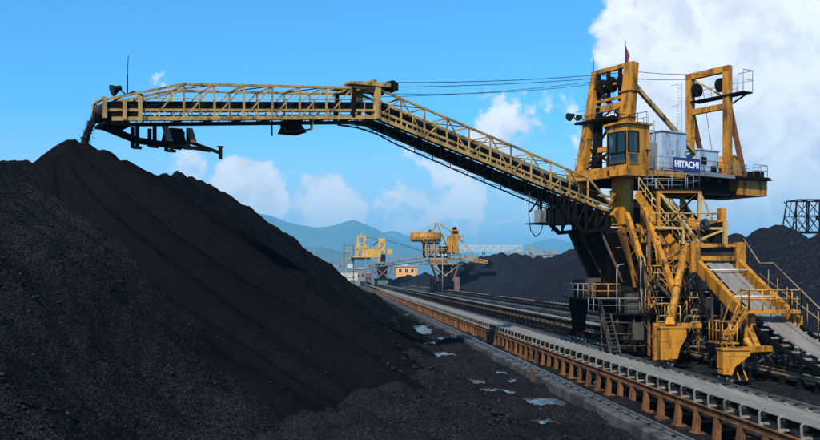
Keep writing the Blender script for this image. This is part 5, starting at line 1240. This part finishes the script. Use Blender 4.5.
for (a, b) in (((-9, -3.4, 14.4), (-3, -3.4, 5)), ((6, -3.4, 14.4), (3, -3.4, 5)), ((-9, -3.4, 14.4), (3, -3.4, 6)), ((6, -3.4, 14.4), (-3, -3.4, 6)), ((-8, -3.6, 13.5), (-13, -3.6, 7.5)), ((-9.5, -3.4, 14.2), (6.5, -3.4, 14.2)), ((-13, -3.6, 7.5), (-4, -3.6, 8.5))):
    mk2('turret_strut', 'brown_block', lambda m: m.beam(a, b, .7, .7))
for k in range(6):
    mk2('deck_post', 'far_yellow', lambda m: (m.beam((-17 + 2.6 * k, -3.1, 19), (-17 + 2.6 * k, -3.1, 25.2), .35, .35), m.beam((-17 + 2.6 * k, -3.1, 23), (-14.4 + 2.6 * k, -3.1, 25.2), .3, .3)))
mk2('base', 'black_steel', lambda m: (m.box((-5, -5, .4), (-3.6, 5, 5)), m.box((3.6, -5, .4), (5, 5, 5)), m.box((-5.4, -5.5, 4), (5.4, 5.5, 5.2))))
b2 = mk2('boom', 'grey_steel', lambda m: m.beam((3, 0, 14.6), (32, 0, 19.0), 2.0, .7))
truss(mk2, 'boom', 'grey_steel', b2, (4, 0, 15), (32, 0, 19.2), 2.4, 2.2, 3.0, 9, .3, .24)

# ---- lattice tower by the far end of the track
t3 = thing('lattice_tower', (4.2, 560, 0), 'slim rusty lattice tower at the far end of the conveyors', 'tower')
def mk3(name, mat, fn, parent=None):
    m = MB(frame_at(4.2, 560)); m.up = (0, 1, 0); fn(m); return m.build(name, mat, parent or t3)
for x in (-2.9, 2.9):
    for y in (-2.5, 2.5): mk3('column', 'rust_orange', lambda m: m.beam((x, y, 0), (x, y, 26), .55, .55))
for i, z in enumerate((6, 11, 16, 21, 25.8)):
    mk3('platform', 'grey_steel', lambda m: m.box((-3.6, -3, z), (3.6, 3, z + .3)))
    mk3('brace', 'faded_yellow', lambda m: (m.beam((-2.9, -2.5, z - 5), (2.9, -2.5, z), .35, .35), m.beam((2.9, -2.5, z - 5), (-2.9, -2.5, z), .35, .35)))
mk3('house', 'pale_steel', lambda m: (m.box((-5, -2.6, 4), (5.5, 2.4, 8.5)), m.box((-1, -2.8, 11.4), (2.4, 2, 14))))

# ---- orange office building
bd = thing('office_building', (46, 625, 0), 'small orange building with dark windows beyond the far reclaimer', 'building')
def mk4(name, mat, fn, parent=None):
    m = MB(frame_at(46, 625)); fn(m); return m.build(name, mat, parent or bd)
wl_ = mk4('wall', 'plaster', lambda m: m.box((-8.2, 0, 0), (6.2, 10, 13.2)))
mk4('roof', 'roof_grey', lambda m: (m.box((-8.8, -.6, 13.201), (6.8, 10.6, 13.9)), m.box((-4, 2, 13.901), (0, 6, 15.2))))
for zz0 in (4.0, 9.2):
    for x in (-5.6, -1.2, 2.8):
        wn = mk4('window', 'white_paint', lambda m: m.box((x - 1.15, -.08, zz0 - .1), (x + 1.15, -.01, zz0 + 2.5)))
        mk4('pane', 'glass', lambda m: (m.box((x - 1.0, -.14, zz0), (x - .06, -.085, zz0 + 2.4)), m.box((x + .06, -.14, zz0), (x + 1.0, -.085, zz0 + 2.4))), wn)

# ---- lattice conveyor bridge on the skyline
br_ = thing('conveyor_bridge', (70, 470, 0), 'pale lattice conveyor bridge on trestles beyond the far coal heap', 'conveyor bridge')
def mk5(name, mat, fn, parent=None):
    m = MB(); m.up = (0, 1, 0); fn(m); return m.build(name, mat, parent or br_)
sp = mk5('walkway', 'grey_steel', lambda m: m.box((52, 468.6, 19.0), (94, 471.4, 19.25)))
truss(mk5, 'span', 'pale_steel', sp, (52, 470, 19.1), (94, 470, 19.1), 3.2, 3.2, 3.0, 21, .26, .2)
for x in (56, 74, 91): mk5('trestle', 'grey_steel', lambda m: (m.beam((x - 2, 470, 0), (x - .4, 470, 19), .5, .5), m.beam((x + 2, 470, 0), (x + .4, 470, 19), .5, .5), m.beam((x - 1.5, 470, 6), (x + .9, 470, 13), .3, .3)))
b6 = thing('conveyor_bridge', (8, 640, 0), 'thin far lattice bridge left of the distant stacker', 'conveyor bridge')
def mk6(name, mat, fn, parent=None):
    m = MB(); m.up = (0, 1, 0); fn(m); return m.build(name, mat, parent or b6)
sp = mk6('walkway', 'grey_steel', lambda m: m.box((-18, 638.8, 14.0), (1, 641.2, 14.3)))
truss(mk6, 'span', 'grey_steel', sp, (-18, 640, 14.2), (1, 640, 14.2), 3, 3, 2.5, 8, .3, .25)
for x in (-16, -1): mk6('trestle', 'grey_steel', lambda m: m.beam((x, 640, 0), (x, 640, 14), .7, .7))
# ---- stay mast of a hidden machine behind the long heap
hm = thing('stacker', (88, 420, 0), 'stay mast of a machine hidden behind the right coal heaps', 'stacker')
def mk7(name, mat, fn, parent=None):
    m = MB(); m.up = (0, 1, 0); fn(m); return m.build(name, mat, parent or hm)
mk7('mast', 'faded_yellow', lambda m: (m.beam((86.5, 419, 0), (88, 420, 21), .7, .6), m.beam((89.8, 421, 0), (88, 420, 21), .7, .6)))
mk7('stay', 'grey_steel', lambda m: (m.beam((88, 420, 20.8), (68, 420, 15.6), .2, .2), m.beam((88, 420, 20.8), (99, 420, 16.6), .3, .3)))
bb = mk7('boom', 'faded_yellow', lambda m: m.beam((70, 420, 14.8), (100, 420, 16.2), 1.6, .9))
truss(mk7, 'boom', 'faded_yellow', bb, (72, 420, 15.3), (100, 420, 16.6), 1.7, 1.7, 2.0, 9, .2, .16)

# ---- dark lattice frame rising behind the right heap
lf_ = thing('lattice_gantry', (93, 172, 0), 'dark lattice gantry standing behind the right coal heap', 'gantry')
def mk8(name, mat, fn, parent=None):
    m = MB(); m.up = (0, 1, 0); fn(m); return m.build(name, mat, parent or lf_)
X0, Xs, Z0, Z1 = 85.4, 2.4, 14.5, 20.6
for y in (170, 174):
    mk8('chord', 'black_steel', lambda m: m.beam((X0 + .6, y, Z1), (X0 + 14.6, y, Z1), .22, .22))
    mk8('chord', 'black_steel', lambda m: m.beam((X0 - .4, y, Z0), (X0 + 14.6, y, Z0), .28, .28))
    mk8('chord', 'black_steel', lambda m: m.beam((X0, y, 17.6), (X0 + 14.6, y, 17.6), .14, .14))
    for i in range(7):
        x = X0 + i * Xs
        mk8('post', 'black_steel', lambda m: m.beam((x - (.4 if i == 0 else 0), y, Z0), (x + (.6 if i == 0 else 0), y, Z1), .2, .2))
        if i < 6: mk8('brace', 'black_steel', lambda m: m.beam((x, y, Z0 if i % 2 else 17.6), (x + Xs, y, 17.6 if i % 2 else Z0), .12, .12)); mk8('brace', 'black_steel', lambda m: m.beam((x, y, 17.6 if i % 2 else Z1), (x + Xs, y, Z1 if i % 2 else 17.6), .12, .12))
for i in range(13): mk8('hanger', 'black_steel', lambda m: (m.beam((X0 + 1.2 * i, 172, 17.5), (X0 + 1.2 * i + .5, 172, Z1), .09, .09), m.beam((X0 + 1.2 * i, 170, Z0), (X0 + 1.2 * i + .3, 174, 17.6), .09, .09)))
for i in range(7): mk8('cross_tie', 'black_steel', lambda m: m.beam((X0 + .6 + i * 2.3, 170, Z1), (X0 + .6 + i * 2.3, 174, Z1), .16, .16))
for x in (X0 - .4, X0 + 12):
    for y in (170, 174): mk8('leg', 'black_steel', lambda m: m.beam((x, y, 0), (x, y, Z0), .4, .4))
mk8('float_drum', 'black_steel', lambda m: [m.tube((X0 + 4.6 + k * 2.3, 169.6, 17.2), (X0 + 4.6 + k * 2.3, 170.2, 17.2), .5, 10) for k in range(3)])

# ---- houses of the town below the ridge
walls = ['grey_steel', 'plaster', 'grey_steel', 'grey_steel']
desc = ['white', 'cream', 'grey', 'pale']
hp_ = [(-44, 900, 9, 8, 9, 'roof_grey', 'widest low grey house of the town'), (-30, 940, 10, 7, 13, 'brown_block', 'orange town house with a reddish roof'), (-20, 880, 7, 7, 8, 'roof_grey', 'lowest small town house near the lattice tower'), (-9, 960, 9, 8, 17, 'roof_grey', 'tallest grey block of the town left of the lattice tower')]
for i, (x, y, wd, dp, ht, rf, lab) in enumerate(hp_):
    h = thing('house', (x, y, 0), lab, 'house', 'houses of the town')
    def mk9(name, mat, fn, parent=None):
        m = MB(frame_at(x, y)); fn(m); return m.build(name, mat, parent or h)
    mk9('wall', walls[i % 4], lambda m: m.box((-wd / 2, 0, 0), (wd / 2, dp, ht)))
    mk9('roof', rf, lambda m: m.prism([(-wd / 2 - .5, -.5, ht + .002), (wd / 2 + .5, -.5, ht + .002), (wd / 2 + .5, -.5, ht + .4), (0, -.5, ht + 2.2), (-wd / 2 - .5, -.5, ht + .4)], (0, dp + 1, 0)))
    for fl_ in range(int(ht // 3.4)):
        for k in (-.28, .28):
            mk9('window', 'glass', lambda m: m.box((k * wd - .7, -.06, 1.2 + fl_ * 3.2), (k * wd + .7, -.01, 2.7 + fl_ * 3.2)))

# ---- lighting masts, transfer house and sheds among the far machines
for (x, y, h, lab) in ((12.5, 470, 17, 'tall thin lighting mast beside the distant stacker'), (33.5, 300, 13, 'thin lighting mast in front of the drum reclaimer'), (1.0, 700, 22, 'lighting mast left of the lattice tower')):
    t = thing('lighting_mast', (x, y, 0), lab, 'mast', 'lighting masts of the yard')
    m = MB(); m.tube((x, y, 0), (x, y, h), .22, 8, .12); m.build('pole', 'grey_steel', t)
    m = MB(); m.beam((x - 1.3, y, h), (x + 1.3, y, h), .2, .2); m.build('cross_arm', 'grey_steel', t)
    for q in (-1.1, 0, 1.1):
        m = MB(); m.box((x + q - .3, y - .4, h + .12), (x + q + .3, y + .1, h + .6)); m.build('floodlight', 'pale_steel', t)
for (x, y, wd, dp, ht, mt, lab) in ((12, 585, 6, 6, 11, 'grey_steel', 'grey transfer house between lattice tower and distant stacker'), (17.5, 600, 4, 5, 8, 'brown_block', 'low brown shed right of the grey transfer house'), (-3.5, 610, 5, 6, 9, 'rust_orange', 'rusty shed left of the lattice tower')):
    t = thing('shed', (x, y, 0), lab, 'shed')
    m = MB(); m.box((x - wd / 2, y, 0), (x + wd / 2, y + dp, ht)); m.build('wall', mt, t)
    m = MB(); m.prism([(x - wd / 2 - .4, y - .4, ht + .01), (x + wd / 2 + .4, y - .4, ht + .01), (x, y - .4, ht + 1.6)], (0, dp + .8, 0)); m.build('roof', 'roof_grey', t)
    for q in (-.25, .25):
        m = MB(); m.box((x + q * wd - .6, y - .06, ht * .55), (x + q * wd + .6, y - .01, ht * .55 + 1.6)); m.build('window', 'glass', t)

# ================================================================== haze: the air of the valley
hzm = bpy.data.materials.new('haze_air'); hzm.use_nodes = True
ht_ = NT(hzm.node_tree); ht_.n.clear()
pv = ht_.new('ShaderNodeVolumePrincipled')
pv.inputs['Color'].default_value = (0.24, 0.70, 1.0, 1)
pv.inputs['Density'].default_value = 0.000095
pv.inputs['Anisotropy'].default_value = 0.0
mo = ht_.new('ShaderNodeOutputMaterial'); ht_.link(pv.outputs[0], mo.inputs['Volume'])
MATS['haze_air'] = hzm
m = MB(); m.box((-26000, -450, -1.5), (26000, 28000, 1030))
hz_o = m.build('haze', 'haze_air', None, (0, 0, 0))
tag(hz_o, 'pale blue haze in the valley air', 'haze', kind='stuff')
